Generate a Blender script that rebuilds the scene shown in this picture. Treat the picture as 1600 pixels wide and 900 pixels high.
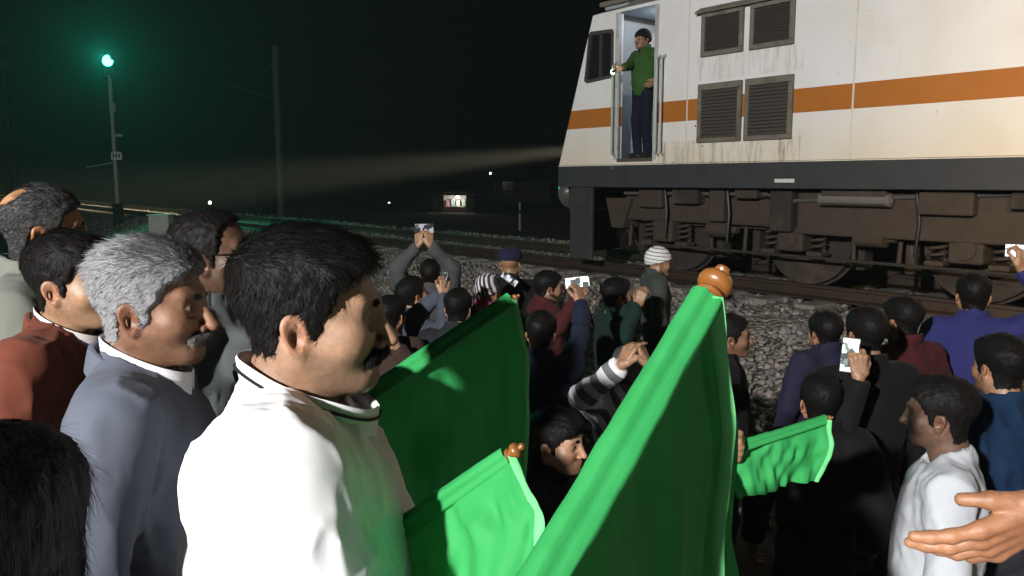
import bpy, bmesh, math, random
import numpy as np
from mathutils import Vector, Matrix
from concurrent.futures import ThreadPoolExecutor
_POOL = ThreadPoolExecutor(4)

for _o in list(bpy.data.objects):
    bpy.data.objects.remove(_o)
scene = bpy.context.scene
COL = scene.collection

# ------------------------------------------------------------------ camera
FPX = 1250.0
PITCH = math.atan(167 / 1250.0)
CAM = np.array([0.0, 0.0, 2.45])
_F = np.array([0, math.cos(PITCH), -math.sin(PITCH)])
_U = np.array([0, math.sin(PITCH), math.cos(PITCH)])
_X = np.array([1.0, 0, 0])
def ray(px, py): return _F + (px - 800) / FPX * _X + (450 - py) / FPX * _U
def at(px, py, t): return CAM + t * ray(px, py)          # point seen at a photo pixel, t metres deep
cam_data = bpy.data.cameras.new('camera')
cam_data.sensor_width = 36.0
cam_data.lens = 36.0 * FPX / 1600.0
cam_data.clip_start = 0.05
cam_data.clip_end = 2000.0
cam = bpy.data.objects.new('camera', cam_data)
cam.location = CAM
cam.rotation_euler = (math.pi / 2 - PITCH, 0, 0)
COL.objects.link(cam)
scene.camera = cam

# ------------------------------------------------------------------ night sky
world = bpy.data.worlds.new('World')
scene.world = world
world.use_nodes = True
wn = world.node_tree
wn.nodes.clear()
w_out = wn.nodes.new('ShaderNodeOutputWorld')
w_bg = wn.nodes.new('ShaderNodeBackground')
w_sky = wn.nodes.new('ShaderNodeTexSky')
w_sky.sky_type = 'NISHITA'
w_sky.sun_disc = False
w_sky.sun_elevation = math.radians(-6.0)
w_sky.sun_rotation = math.radians(200)
wn.links.new(w_sky.outputs[0], w_bg.inputs[0])
w_bg.inputs[1].default_value = 0.06
wn.links.new(w_bg.outputs[0], w_out.inputs[0])

# ------------------------------------------------------------------ lamps of the place
def spot(name, loc, target, watts, colour, angle, blend=0.6, size=0.2):
    d = bpy.data.lights.new(name, 'SPOT')
    d.energy = watts
    d.color = colour
    d.spot_size = math.radians(angle)
    d.spot_blend = blend
    d.shadow_soft_size = size
    o = bpy.data.objects.new(name, d)
    o.location = loc
    v = Vector(target) - Vector(loc)
    o.rotation_euler = v.to_track_quat('-Z', 'Y').to_euler()
    COL.objects.link(o)
    return o
# flood lamp on the station side, behind and to the left of the crowd
spot('flood_lamp', (-4.8, -6.1, 5.3), (1.0, 6.0, 2.2), 9600, (1.0, 0.98, 0.96), 100, 0.5, 0.16)
# sodium yard lamp behind the right end of the crowd
spot('yard_lamp', (-1.5, -8.5, 7.0), (6.6, 4.2, 3.1), 9500, (1.0, 0.66, 0.28), 36, 1.0, 0.2)

scene.view_settings.view_transform = 'Standard'
scene.view_settings.look = 'None'
scene.view_settings.exposure = 0.0
scene.view_settings.gamma = 1.0
scene.view_settings.use_curve_mapping = False
scene.cycles.use_denoising = True
scene.cycles.max_bounces = 4
scene.cycles.diffuse_bounces = 2
scene.cycles.glossy_bounces = 2
scene.cycles.transmission_bounces = 2
scene.cycles.use_adaptive_sampling = True
scene.cycles.adaptive_threshold = 0.05
scene.cycles.volume_bounces = 0
scene.cycles.transparent_max_bounces = 6
scene.cycles.caustics_reflective = False
scene.cycles.caustics_refractive = False
scene.cycles.sample_clamp_indirect = 4.0

# ------------------------------------------------------------------ track frame: s runs from the loco nose to its tail, p is the distance across
_ang = math.atan2(-212 - 800, FPX / math.cos(PITCH))
TD = np.array([-math.sin(_ang), -math.cos(_ang), 0.0])
TN = np.array([-TD[1], TD[0], 0.0])
_p0 = at(1000, 283, 1250 / 122.0)
PERP = float((_p0 - CAM) @ TN)                       # loco's near side
RAILZ = 2.45 - 1.18
def hit(px, py, p):
    r = ray(px, py)
    return CAM + (p / float(r @ TN)) * r
FRONT = hit(873, 290, PERP)
S0 = float((FRONT - CAM) @ TD)
def track(s, p, z):                                   # track coordinates to world
    return CAM * np.array([1, 1, 0]) + TD * (s + S0) + TN * p + np.array([0, 0, z])
TROT = math.atan2(TD[1], TD[0])
def ground_z(x, y):
    p = x * TN[0] + y * TN[1]
    return float(np.interp(p, GP, GZ))
GP = [-400, 3.3, 5.0, 7.25, 7.6, 11.0, 11.5, 13.3, 15.0, 700]
GZ = [0.0, 0.0, 0.26, 0.96, 1.03, 1.10, 1.08, 0.25, 0.05, 0.0]

# ------------------------------------------------------------------ object helpers
def link(o, parent=None):
    COL.objects.link(o)
    if parent is not None:
        o.parent = parent
    return o
def tag(o, label=None, cat=None, group=None, kind=None):
    if label: o['label'] = label
    if cat: o['category'] = cat
    if group: o['group'] = group
    if kind: o['kind'] = kind
    return o
def empty(name, loc=(0, 0, 0), rz=0.0, parent=None):
    o = bpy.data.objects.new(name, None)
    o.empty_display_size = 0.1
    o.location = loc
    o.rotation_euler = (0, 0, rz)
    return link(o, parent)
def mesh_obj(name, V, Fs, material, parent=None, smooth=True, attrs=None, mats=None, fmat=None):
    me = bpy.data.meshes.new(name)
    V = np.asarray(V, dtype=np.float32).reshape(-1, 3)
    if isinstance(Fs, np.ndarray):
        n, k = Fs.shape
        me.vertices.add(len(V)); me.vertices.foreach_set('co', V.ravel())
        me.loops.add(n * k); me.loops.foreach_set('vertex_index', Fs.astype(np.int32).ravel())
        me.polygons.add(n)
        me.polygons.foreach_set('loop_start', np.arange(0, n * k, k, dtype=np.int32))
        me.update(calc_edges=True)
        me.validate()
    else:
        me.from_pydata([tuple(map(float, v)) for v in V], [], Fs)
        me.update()
    if mats:
        for m in mats: me.materials.append(m)
        if fmat is not None:
            me.polygons.foreach_set('material_index', np.asarray(fmat, dtype=np.int32))
    else:
        me.materials.append(material)
    if smooth:
        me.polygons.foreach_set('use_smooth', np.ones(len(me.polygons), dtype=bool))
    if attrs:
        for an, arr in attrs.items():
            a = me.color_attributes.new(an, 'FLOAT_COLOR', 'POINT')
            arr = np.asarray(arr, dtype=np.float32)
            if arr.shape[1] == 3:
                arr = np.concatenate([arr, np.ones((len(arr), 1), np.float32)], 1)
            a.data.foreach_set('color', arr.ravel())
    return link(bpy.data.objects.new(name, me), parent)

class MB:
    """collects boxes, tubes and lathes into one mesh"""
    def __init__(self):
        self.V = []; self.F = []
    def add(self, V, Fs):
        n = len(self.V)
        self.V += [tuple(map(float, v)) for v in V]
        self.F += [tuple(i + n for i in f) for f in Fs]
        return self
    def box(self, x0, x1, y0, y1, z0, z1, b=0.0):
        if b <= 0:
            V = [(x, y, z) for x in (x0, x1) for y in (y0, y1) for z in (z0, z1)]
            return self.add(V, [(0, 1, 3, 2), (4, 6, 7, 5), (0, 4, 5, 1), (2, 3, 7, 6), (0, 2, 6, 4), (1, 5, 7, 3)])
        bm = bmesh.new()
        bmesh.ops.create_cube(bm, size=1.0)
        for v in bm.verts:
            v.co = Vector(((x0 + x1) / 2 + v.co.x * (x1 - x0), (y0 + y1) / 2 + v.co.y * (y1 - y0), (z0 + z1) / 2 + v.co.z * (z1 - z0)))
        bmesh.ops.bevel(bm, geom=bm.edges[:], offset=b, segments=2, affect='EDGES', profile=0.5)
        bm.verts.index_update()
        self.add([v.co[:] for v in bm.verts], [tuple(v.index for v in f.verts) for f in bm.faces])
        bm.free()
        return self
    def tube(self, pts, r, n=8, caps=True):
        pts = [Vector(p) for p in pts]
        rs = r if isinstance(r, (list, tuple)) else [r] * len(pts)
        V = []; Fs = []
        up = None
        for i, p in enumerate(pts):
            d = (pts[min(i + 1, len(pts) - 1)] - pts[max(i - 1, 0)]).normalized()
            if up is None:
                up = Vector((0, 0, 1)) if abs(d.z) < 0.9 else Vector((1, 0, 0))
            a = d.cross(up).normalized(); bb = a.cross(d).normalized(); up = bb
            for k in range(n):
                t = 2 * math.pi * k / n
                V.append(p + (a * math.cos(t) + bb * math.sin(t)) * rs[i])
        for i in range(len(pts) - 1):
            for k in range(n):
                k2 = (k + 1) % n
                Fs.append((i * n + k, i * n + k2, (i + 1) * n + k2, (i + 1) * n + k))
        if caps:
            Fs.append(tuple(range(n - 1, -1, -1)))
            Fs.append(tuple((len(pts) - 1) * n + k for k in range(n)))
        return self.add(V, Fs)
    def lathe(self, a, b, prof, n=20):
        """profile of (distance along a->b as a fraction, radius)"""
        a = Vector(a); b = Vector(b)
        return self.tube([a.lerp(b, t) for t, _ in prof], [max(r, 1e-4) for _, r in prof], n)
    def build(self, name, material, parent=None, smooth=False):
        o = mesh_obj(name, self.V, self.F, material, parent, smooth)
        if smooth:
            o.data.set_sharp_from_angle(angle=math.radians(40))
        return o

# ------------------------------------------------------------------ materials
def new_mat(name):
    m = bpy.data.materials.new(name)
    m.use_nodes = True
    nt = m.node_tree
    return m, nt, nt.nodes['Principled BSDF']
def N(nt, kind, **kw):
    n = nt.nodes.new(kind)
    for k, v in kw.items():
        if k in n.inputs.keys(): n.inputs[k].default_value = v
        else: setattr(n, k, v)
    return n
def L(nt, a, b): nt.links.new(a, b)
def c4(c): return (c[0], c[1], c[2], 1.0)
def mixc(nt, fac, a, b, mode='MIX'):
    m = nt.nodes.new('ShaderNodeMix'); m.data_type = 'RGBA'; m.blend_type = mode
    for sock, val in ((m.inputs[0], fac), (m.inputs[6], a), (m.inputs[7], b)):
        if hasattr(val, 'links') or hasattr(val, 'is_linked'): L(nt, val, sock)
        elif isinstance(val, (int, float)): sock.default_value = val
        else: sock.default_value = c4(val)
    return m.outputs[2]
def ramp(nt, src, lo, hi):
    m = nt.nodes.new('ShaderNodeMapRange'); m.inputs[1].default_value = lo; m.inputs[2].default_value = hi
    L(nt, src, m.inputs[0]); return m.outputs[0]
def noise_of(nt, scale, detail=4.0, rough=0.55, vec=None, dist=0.0):
    n = nt.nodes.new('ShaderNodeTexNoise'); n.inputs['Scale'].default_value = scale
    n.inputs['Detail'].default_value = detail; n.inputs['Roughness'].default_value = rough
    n.inputs['Distortion'].default_value = dist
    if vec is None:
        tc = nt.nodes.new('ShaderNodeTexCoord'); vec = tc.outputs['Object']
    L(nt, vec, n.inputs['Vector'])
    return n.outputs[0]
_MC = {}
def plain(name, colour, rough=0.6, vary=0.25, scale=12.0, bump=0.0, bscale=60.0, metal=0.0, spec=0.4, dirt=None):
    key = (name,)
    if key in _MC: return _MC[key]
    m, nt, b = new_mat(name)
    n = noise_of(nt, scale)
    lo = tuple(c * (1 - vary) for c in colour); hi = tuple(min(1, c * (1 + vary)) for c in colour)
    col = mixc(nt, n, lo, hi)
    if dirt:
        n2 = noise_of(nt, scale * 0.35, 6, 0.65)
        col = mixc(nt, ramp(nt, n2, 0.52, 0.72), col, dirt)
    L(nt, col, b.inputs['Base Color'])
    b.inputs['Roughness'].default_value = rough
    b.inputs['Metallic'].default_value = metal
    b.inputs['Specular IOR Level'].default_value = spec
    if bump > 0:
        bn = nt.nodes.new('ShaderNodeBump'); bn.inputs['Strength'].default_value = bump; bn.inputs['Distance'].default_value = 0.01
        L(nt, noise_of(nt, bscale, 3), bn.inputs['Height']); L(nt, bn.outputs[0], b.inputs['Normal'])
    _MC[key] = m
    return m
def fabric(name, colour, rough=0.85, weave=420.0, vary=0.18, sheen=0.15, spec=0.2, bump=0.25, fold=0.0):
    if (name,) in _MC: return _MC[(name,)]
    m, nt, b = new_mat(name)
    n = noise_of(nt, 7.0, 5)
    lo = tuple(c * (1 - vary) for c in colour); hi = tuple(min(1, c * (1 + vary)) for c in colour)
    L(nt, mixc(nt, n, lo, hi), b.inputs['Base Color'])
    b.inputs['Roughness'].default_value = rough
    b.inputs['Specular IOR Level'].default_value = spec
    b.inputs['Sheen Weight'].default_value = sheen * .12
    bn = nt.nodes.new('ShaderNodeBump'); bn.inputs['Strength'].default_value = bump; bn.inputs['Distance'].default_value = 0.002
    L(nt, noise_of(nt, weave, 2), bn.inputs['Height'])
    if fold > 0:
        b2 = nt.nodes.new('ShaderNodeBump'); b2.inputs['Strength'].default_value = fold; b2.inputs['Distance'].default_value = 0.02
        L(nt, noise_of(nt, 16.0, 3, 0.5, None, 0.8), b2.inputs['Height']); L(nt, b2.outputs[0], bn.inputs['Normal'])
    L(nt, bn.outputs[0], b.inputs['Normal'])
    _MC[(name,)] = m
    return m
def emit(name, colour, strength):
    if (name,) in _MC: return _MC[(name,)]
    m, nt, b = new_mat(name)
    b.inputs['Base Color'].default_value = c4(colour)
    b.inputs['Emission Color'].default_value = c4(colour)
    b.inputs['Emission Strength'].default_value = strength
    _MC[(name,)] = m
    return m
def skin_mat():
    if ('skin',) in _MC: return _MC[('skin',)]
    m, nt, b = new_mat('skin')
    a = nt.nodes.new('ShaderNodeAttribute'); a.attribute_name = 'tone'
    n = noise_of(nt, 55.0, 4, 0.6)
    n2 = noise_of(nt, 9.0, 3)
    f = nt.nodes.new('ShaderNodeMath'); f.operation = 'ADD'; L(nt, n, f.inputs[0]); L(nt, n2, f.inputs[1])
    v = ramp(nt, f.outputs[0], 0.62, 1.38)
    L(nt, mixc(nt, v, mixc(nt, 1.0, a.outputs[0], (0.60, 0.55, 0.56), 'MULTIPLY'), mixc(nt, 1.0, a.outputs[0], (1.30, 1.26, 1.22), 'MULTIPLY')), b.inputs['Base Color'])
    b.inputs['Roughness'].default_value = 0.46
    b.inputs['Specular IOR Level'].default_value = 0.5
    bn = nt.nodes.new('ShaderNodeBump'); bn.inputs['Strength'].default_value = 0.4; bn.inputs['Distance'].default_value = 0.002
    L(nt, noise_of(nt, 210.0, 5, .75), bn.inputs['Height']); L(nt, bn.outputs[0], b.inputs['Normal'])
    _MC[('skin',)] = m
    return m
def hair_mat():
    if ('hair',) in _MC: return _MC[('hair',)]
    m, nt, b = new_mat('hair')
    a = nt.nodes.new('ShaderNodeAttribute'); a.attribute_name = 'tone'
    L(nt, a.outputs[0], b.inputs['Base Color'])
    b.inputs['Roughness'].default_value = 0.55
    b.inputs['Specular IOR Level'].default_value = 0.12
    bn = nt.nodes.new('ShaderNodeBump'); bn.inputs['Strength'].default_value = 0.3; bn.inputs['Distance'].default_value = 0.003
    L(nt, noise_of(nt, 260.0, 3), bn.inputs['Height']); L(nt, bn.outputs[0], b.inputs['Normal'])
    _MC[('hair',)] = m
    return m

# ------------------------------------------------------------------ signed-distance modelling
f32 = np.float32
def vlen(q): return np.sqrt(np.einsum('ij,ij->i', q, q))
def sph(P, c, r): return vlen(P - np.asarray(c, f32)) - f32(r)
def ell(P, c, r, R=None):
    q = P - np.asarray(c, f32)
    if R is not None: q = q @ np.asarray(R, f32)
    r = np.asarray(r, f32)
    q = q / r; k0 = vlen(q); k1 = vlen(q / r) + f32(1e-6)
    return k0 * (k0 - 1) / k1
def cone(P, a, b, ra, rb):
    a = np.asarray(a, f32); b = np.asarray(b, f32); d = b - a
    pa = P - a
    h = np.clip(pa @ d / f32(max(float(d @ d), 1e-9)), 0, 1)
    return vlen(pa - h[:, None] * d) - (f32(ra) + f32(rb - ra) * h)
def smin(a, b, k):
    h = np.maximum(k - np.abs(a - b), 0) / f32(k)
    return np.minimum(a, b) - h * h * f32(k * 0.25)
def smax(a, b, k): return -smin(-a, -b, k)
_rng = np.random.default_rng(7)
_LAT = _rng.random((32, 32, 32)).astype(f32)
_LATF = np.ascontiguousarray(_LAT).ravel()
def vnoise(P, freq, seed=0):
    q = P * np.asarray(freq, f32) + f32(seed * 7.31 + 100.0)
    i = np.floor(q); f = (q - i).astype(f32); i = i.astype(np.int32)
    f = f * f * (3 - 2 * f)
    i0 = i & 31; i1 = (i + 1) & 31
    x0 = i0[:, 0] << 10; x1 = i1[:, 0] << 10; y0 = i0[:, 1] << 5; y1 = i1[:, 1] << 5; z0 = i0[:, 2]; z1 = i1[:, 2]
    fx = f[:, 0]; fy = f[:, 1]; fz = f[:, 2]
    def ln(a):
        v0 = _LATF.take(a + z0); return v0 + (_LATF.take(a + z1) - v0) * fz
    a = ln(x0 + y0); a = a + (ln(x0 + y1) - a) * fy
    b = ln(x1 + y0); b = b + (ln(x1 + y1) - b) * fy
    return a + (b - a) * fx
def surface_nets(Fd, o, h):
    nx, ny, nz = Fd.shape
    neg = Fd < 0
    c = np.zeros((nx - 1, ny - 1, nz - 1), np.uint8)
    for dx in (0, 1):
        for dy in (0, 1):
            for dz in (0, 1):
                c += neg[dx:nx - 1 + dx, dy:ny - 1 + dy, dz:nz - 1 + dz]
    act = (c > 0) & (c < 8)
    I = np.argwhere(act)
    ids = np.full(c.shape, -1, np.int32); ids[act] = np.arange(len(I), dtype=np.int32)
    cor = np.array([(x, y, z) for x in (0, 1) for y in (0, 1) for z in (0, 1)])
    Vv = np.stack([Fd[I[:, 0] + k[0], I[:, 1] + k[1], I[:, 2] + k[2]] for k in cor], 1)
    pos = np.zeros((len(I), 3), f32); cnt = np.zeros(len(I), f32)
    for a in range(8):
        for b in range(a + 1, 8):
            if np.abs(cor[a] - cor[b]).sum() != 1: continue
            va = Vv[:, a]; vb = Vv[:, b]
            m = (va < 0) != (vb < 0)
            t = np.where(m, va / np.where(m, va - vb, 1), 0)
            pos += (cor[a] + (cor[b] - cor[a]) * t[:, None]) * m[:, None]
            cnt += m
    pos = (pos / np.maximum(cnt, 1)[:, None] + I) * h + o
    quads = []
    def ax(axis):
        u, v = (axis + 1) % 3, (axis + 2) % 3
        sl0 = [slice(1, -1)] * 3; sl1 = [slice(1, -1)] * 3
        sl0[axis] = slice(0, -1); sl1[axis] = slice(1, None)
        A = neg[tuple(sl0)]; B = neg[tuple(sl1)]
        E = np.argwhere(A != B)
        if len(E) == 0: return
        ins = A[E[:, 0], E[:, 1], E[:, 2]]
        off = np.array([1, 1, 1]); off[axis] = 0
        E = E + off
        def cell(du, dv):
            q = E.copy(); q[:, u] += du; q[:, v] += dv
            return ids[q[:, 0], q[:, 1], q[:, 2]]
        Q = np.stack([cell(-1, -1), cell(0, -1), cell(0, 0), cell(-1, 0)], 1)
        Q[~ins] = Q[~ins][:, ::-1]
        quads.append(Q)
    for a in range(3): ax(a)
    return pos, (np.concatenate(quads) if quads else np.zeros((0, 4), np.int32))
def polygonise(fn, lo, hi, h):
    lo = np.asarray(lo, f32) - h * 2; hi = np.asarray(hi, f32) + h * 2
    B = 5
    nb = np.ceil((hi - lo) / (h * B)).astype(int) + 1
    g = np.stack(np.meshgrid(*[np.arange(k) for k in nb], indexing='ij'), -1).reshape(-1, 3)
    cen = (lo + (g * B + (B - 1) / 2) * h).astype(f32)
    d = fn(cen)
    Fd = np.repeat(np.repeat(np.repeat(d.reshape(nb), B, 0), B, 1), B, 2).astype(f32)
    act = np.abs(d) < h * (B - 1) * 0.87 * 1.2 + h + 0.008
    ga = g[act]
    loc = np.stack(np.meshgrid(*[np.arange(B)] * 3, indexing='ij'), -1).reshape(-1, 3)
    idx = (ga[:, None, :] * B + loc[None]).reshape(-1, 3)
    def part(k):
        Fd[k[:, 0], k[:, 1], k[:, 2]] = fn((lo + k * h).astype(f32))
    list(_POOL.map(part, [idx[i:i + 16000] for i in range(0, len(idx), 16000)]))
    Fd[0] = Fd[-1] = 1; Fd[:, 0] = Fd[:, -1] = 1; Fd[:, :, 0] = Fd[:, :, -1] = 1
    return surface_nets(Fd, lo, f32(h))
def rot(yaw=0.0, pitch=0.0, roll=0.0):
    """columns are the rotated x, y, z axes; pitch > 0 looks up, yaw > 0 turns left"""
    y, p, r = map(math.radians, (yaw, pitch, roll))
    Rz = np.array([[math.cos(y), -math.sin(y), 0], [math.sin(y), math.cos(y), 0], [0, 0, 1]])
    Rx = np.array([[1, 0, 0], [0, math.cos(p), -math.sin(p)], [0, math.sin(p), math.cos(p)]])
    Ry = np.array([[math.cos(r), 0, math.sin(r)], [0, 1, 0], [-math.sin(r), 0, math.cos(r)]])
    return Rz @ Rx @ Ry
# ------------------------------------------------------------------ people
HAIRPOLY = {
    # outline of the haired part of the head, seen from the side: (forward, up)
    'short': [(.090, .082), (.074, .066), (.060, .056), (.047, .046), (.043, .028), (.036, .012), (.026, .004), (.023, -.030), (.010, -.036), (.006, -.002),
              (-.004, .012), (-.026, .008), (-.036, -.018), (-.040, -.052), (-.050, -.100), (-.062, -.116), (-.15, -.118), (-.15, .17), (.10, .17)],
    'receding': [(.060, .100), (.040, .082), (.036, .050), (.034, .028), (.030, .012), (.024, .004), (.020, -.032), (.010, -.036), (.006, -.002),
                 (-.004, .012), (-.026, .008), (-.036, -.018), (-.040, -.052), (-.050, -.082), (-.15, -.086), (-.15, .17), (.06, .17)],
    'bald': [(.040, .030), (.032, .014), (.022, -.004), (.020, -.030), (.010, -.034), (.006, -.002), (-.004, .012), (-.026, .008), (-.036, -.018),
             (-.040, -.052), (-.050, -.082), (-.15, -.086), (-.15, .055), (-.07, .072), (-.03, .066), (.01, .056)],
    'fringe': [(.094, .050), (.080, .040), (.060, .036), (.050, .026), (.044, .012), (.028, .000), (.024, -.034), (.010, -.038), (.006, -.002),
               (-.004, .010), (-.026, .006), (-.036, -.018), (-.040, -.052), (-.050, -.100), (-.062, -.116), (-.15, -.118), (-.15, .17), (.12, .17)],
    'long': [(.086, .078), (.066, .052), (.050, .020), (.040, -.02), (.030, -.07), (.02, -.16), (-.02, -.20), (-.15, -.20), (-.15, .17), (.10, .17)],
    'beanie': [(.13, .040), (.05, .026), (.0, .012), (-.06, -.012), (-.16, -.030), (-.16, .2), (.13, .2)],
}
def poly2(Y, Z, pts):
    """signed distance to a polygon in the (forward, up) plane, negative inside"""
    pts = np.asarray(pts, f32)
    d = np.full(Y.shape, 1e9, f32); s = np.zeros(Y.shape, bool)
    n = len(pts)
    for i in range(n):
        a = pts[i]; b = pts[(i + 1) % n]; e = b - a
        wy = Y - a[0]; wz = Z - a[1]
        h = np.clip((wy * e[0] + wz * e[1]) / (e @ e), 0, 1)
        d = np.minimum(d, (wy - e[0] * h) ** 2 + (wz - e[1] * h) ** 2)
        c = ((a[1] > Z) != (b[1] > Z))
        if abs(e[1]) > 1e-9:
            c &= Y < (Z - a[1]) * e[0] / e[1] + a[0]
        s ^= c
    d = np.sqrt(d)
    return np.where(s, -d, d)
def skull(Q, hs):
    w = hs.get('wide', 1.0)
    d = ell(Q, (0, -.016, .036), (.0755 * w, .099, .087))
    d = smin(d, ell(Q, (0, .022, -.026), (.064 * w, .072, .088)), .04)
    return d
def head_sdf(Q, hs):
    w = hs.get('wide', 1.0); fat = hs.get('fat', 0.0)
    M = Q.copy(); M[:, 0] = np.abs(M[:, 0])
    d = skull(Q, hs)
    d = smin(d, cone(M, (.049 * w, -.008, -.060), (.018, .066, -.098), .019 + fat, .019), .035)
    d = smin(d, sph(Q, (0, .079, -.100), .0175), .022)
    d = smin(d, ell(Q, (0, .035, -.098), (.035, .045, .02 + fat)), .03)
    d = smin(d, sph(M, (.041 * w, .056, -.034), .026 + fat * .6), .03)
    d = smin(d, cone(M, (0, .0885, .020), (.040, .072, .024), .0105, .0095), .02)
    d = smax(d, -sph(M, (.031, .1035, .001), .0175), .016)
    d = smin(d, sph(M, (.031, .0775, .000), .0118), .003)
    d = smin(d, cone(M, (.016, .0865, .0075), (.045, .074, .0065), .0045, .004), .004)     # upper lid
    d = smin(d, cone(M, (.018, .0850, -.0085), (.043, .075, -.0075), .0038, .0035), .005)   # lower lid
    d = smax(d, -cone(M, (.0195, .1005, -.044), (.0330, .0890, -.082), .0030, .0022), .010)   # fold beside the mouth
    d = smax(d, -cone(M, (.020, .0905, -.0165), (.042, .0800, -.0185), .0022, .0015), .007)   # under the eye
    ns = hs.get('nose', 1.0)
    d = smin(d, cone(Q, (0, .0900, .012), (0, .0905 + .024 * ns, -.040), .0072, .0112), .012)
    d = smin(d, sph(M, (.0125, .1005, -.0445), .0085), .008)
    d = smax(d, -sph(M, (.0070, .1040, -.0520), .0042), .004)
    d = smin(d, cone(M, (0, .0975, -.0655), (.022, .0865, -.0695), .0066, .003), .006)
    d = smin(d, cone(M, (0, .0955, -.0765), (.018, .0865, -.0750), .0074, .003), .006)
    if hs.get('moustache'):
        n = vnoise(Q, 240, 3) * .004
        d = smin(d, cone(M, (.003, .1025, -.0565), (.031, .0895, -.0665), .0080 * hs['moustache'], .0055 * hs['moustache']) - n, .003)
    if hs.get('beard'):
        n = vnoise(Q, 180, 5) * .005
        db = np.maximum(smin(cone(M, (.052, .0, -.045), (.02, .072, -.095), .020, .022), sph(Q, (0, .078, -.103), .021), .03) - n, Q[:, 2] + .052)
        d = smin(d, db, .006)
    # ears
    bx, by = .42, -.9075
    ex, ey, ez = .0745 * w, -.006, -.020
    rx = M[:, 0] - ex; ry = M[:, 1] - ey; rz = M[:, 2] - ez
    b0 = rx * bx + ry * by                   # backwards along the ear
    nn = rx * .9075 + ry * .42               # out of the head
    ct, st = math.cos(.22), math.sin(.22)
    b = b0 * ct - rz * st - .006; z = b0 * st + rz * ct
    wid = .0165 + .0045 * np.clip(z / .03, -1, 1)
    rr = np.sqrt((b / wid) ** 2 + (z / .0315) ** 2)
    d2 = (rr - 1) * .0165
    rim = np.sqrt((d2 + .0025) ** 2 + (nn - .003) ** 2) - .0036
    rim = np.where((b < -.008) & (z < -.002), np.maximum(rim, .004), rim)
    plate = np.maximum(d2, np.abs(nn + .001) - .0028)
    anti = np.sqrt(((np.sqrt((b / (wid * .58)) ** 2 + ((z + .002) / .019) ** 2) - 1) * .0105) ** 2 + (nn - .0015) ** 2) - .0028
    anti = np.where(b < -.004, .01, anti)
    lobe = np.sqrt((b + .004) ** 2 + (z + .0275) ** 2 + (nn * 1.6) ** 2) - .0088
    trag = np.sqrt((b + .0125) ** 2 + (z + .006) ** 2 + ((nn - .001) * .9) ** 2) - .0052
    ear = smin(plate, rim, .004); ear = smin(ear, anti, .003); ear = smin(ear, lobe, .006); ear = smin(ear, trag, .004)
    conch = np.sqrt((b + .002) ** 2 + ((z + .006) * .75) ** 2 + ((nn - .005) * .9) ** 2) - .0105
    ear = smax(ear, -conch, .003)
    far = np.maximum(np.sqrt(b * b + z * z + nn * nn) - .045, 0)
    return smin(d, ear + far * .5, .0065)
def face_tone(Q, hs, tone):
    n = len(Q)
    C = np.tile(np.asarray(tone, f32), (n, 1)) * (.86 + .28 * vnoise(Q, 28, 21))[:, None]
    M = Q.copy(); M[:, 0] = np.abs(M[:, 0])
    def blend(mask, col, amt):
        a = (np.clip(mask, 0, 1) * amt)[:, None]
        C[:] = C * (1 - a) + np.asarray(col, f32) * a
    t = np.asarray(tone, f32)
    jit = (vnoise(Q, 160, 9) - .5) * .008
    # shaven beard shadow
    st = hs.get('stubble', .3)
    jw = np.clip((-.047 + jit - Q[:, 2]) / .015, 0, 1) * np.clip((Q[:, 1] - .0) / .02, 0, 1) * np.clip((Q[:, 2] + .125) / .01, 0, 1)
    blend(jw, t * np.array([.42, .45, .52]), st)
    blend(np.clip(1 - sph(M, (.041, .07, -.03), .012) / .02, 0, 1), t * np.array([1.12, .9, .82]), .5)
    blend(np.clip(1 - (sph(M, (.082, -.008, -.02), .02)) / .02, 0, 1), t * np.array([1.12, .86, .80]), .7)
    blend(np.clip(1 - sph(Q, (0, .108, -.04), .010) / .014, 0, 1), t * np.array([1.10, .84, .78]), .7)
    blend(np.clip(1 - np.abs(sph(M, (.031, .083, -.002), .012)) / .010, 0, 1), t * np.array([.52, .44, .44]), .75)
    lip = np.minimum(cone(M, (0, .0975, -.0655), (.022, .0865, -.0695), .0072, .003), cone(M, (0, .0955, -.0765), (.018, .0865, -.0750), .008, .003))
    blend(1 - lip / .0016, t * np.array([.62, .36, .36]), .85)
    hc = np.asarray(hs.get('hair', (.007, .006, .0055)), f32)
    br = cone(M, (.012, .093, .0215 ), (.046, .073, .027), .0052, .0036) + jit
    blend(1 - br / .0015, hc, .9)
    if hs.get('moustache'):
        mo = cone(M, (.003, .1025, -.0565), (.032, .0895, -.0670), .0108 * hs['moustache'], .0078 * hs['moustache']) + jit * .4
        blend(1 - mo / .002, np.asarray(hs.get('mcol', hc), f32), .93)
    if hs.get('beard'):
        bd = np.maximum(smin(cone(M, (.052, .0, -.045), (.02, .072, -.095), .026, .028), sph(Q, (0, .078, -.103), .03), .03), Q[:, 2] + .050 + jit)
        blend(1 - bd / .003, hc, .9)
    eye = sph(M, (.031, .0775, .000), .0122)
    vis = (eye < .0004) & (Q[:, 1] > .0835) & (np.abs(Q[:, 2]) < .0052) & (np.abs(M[:, 0] - .031) < .0105)
    C[vis] = (.17, .145, .13)
    gx = Q[:, 0] - np.sign(Q[:, 0]) * .031 - hs.get('gaze', 0.0)
    C[vis & (gx ** 2 + (Q[:, 2] - .0005) ** 2 < .0068 ** 2)] = (.015, .010, .008)
    return C
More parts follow.
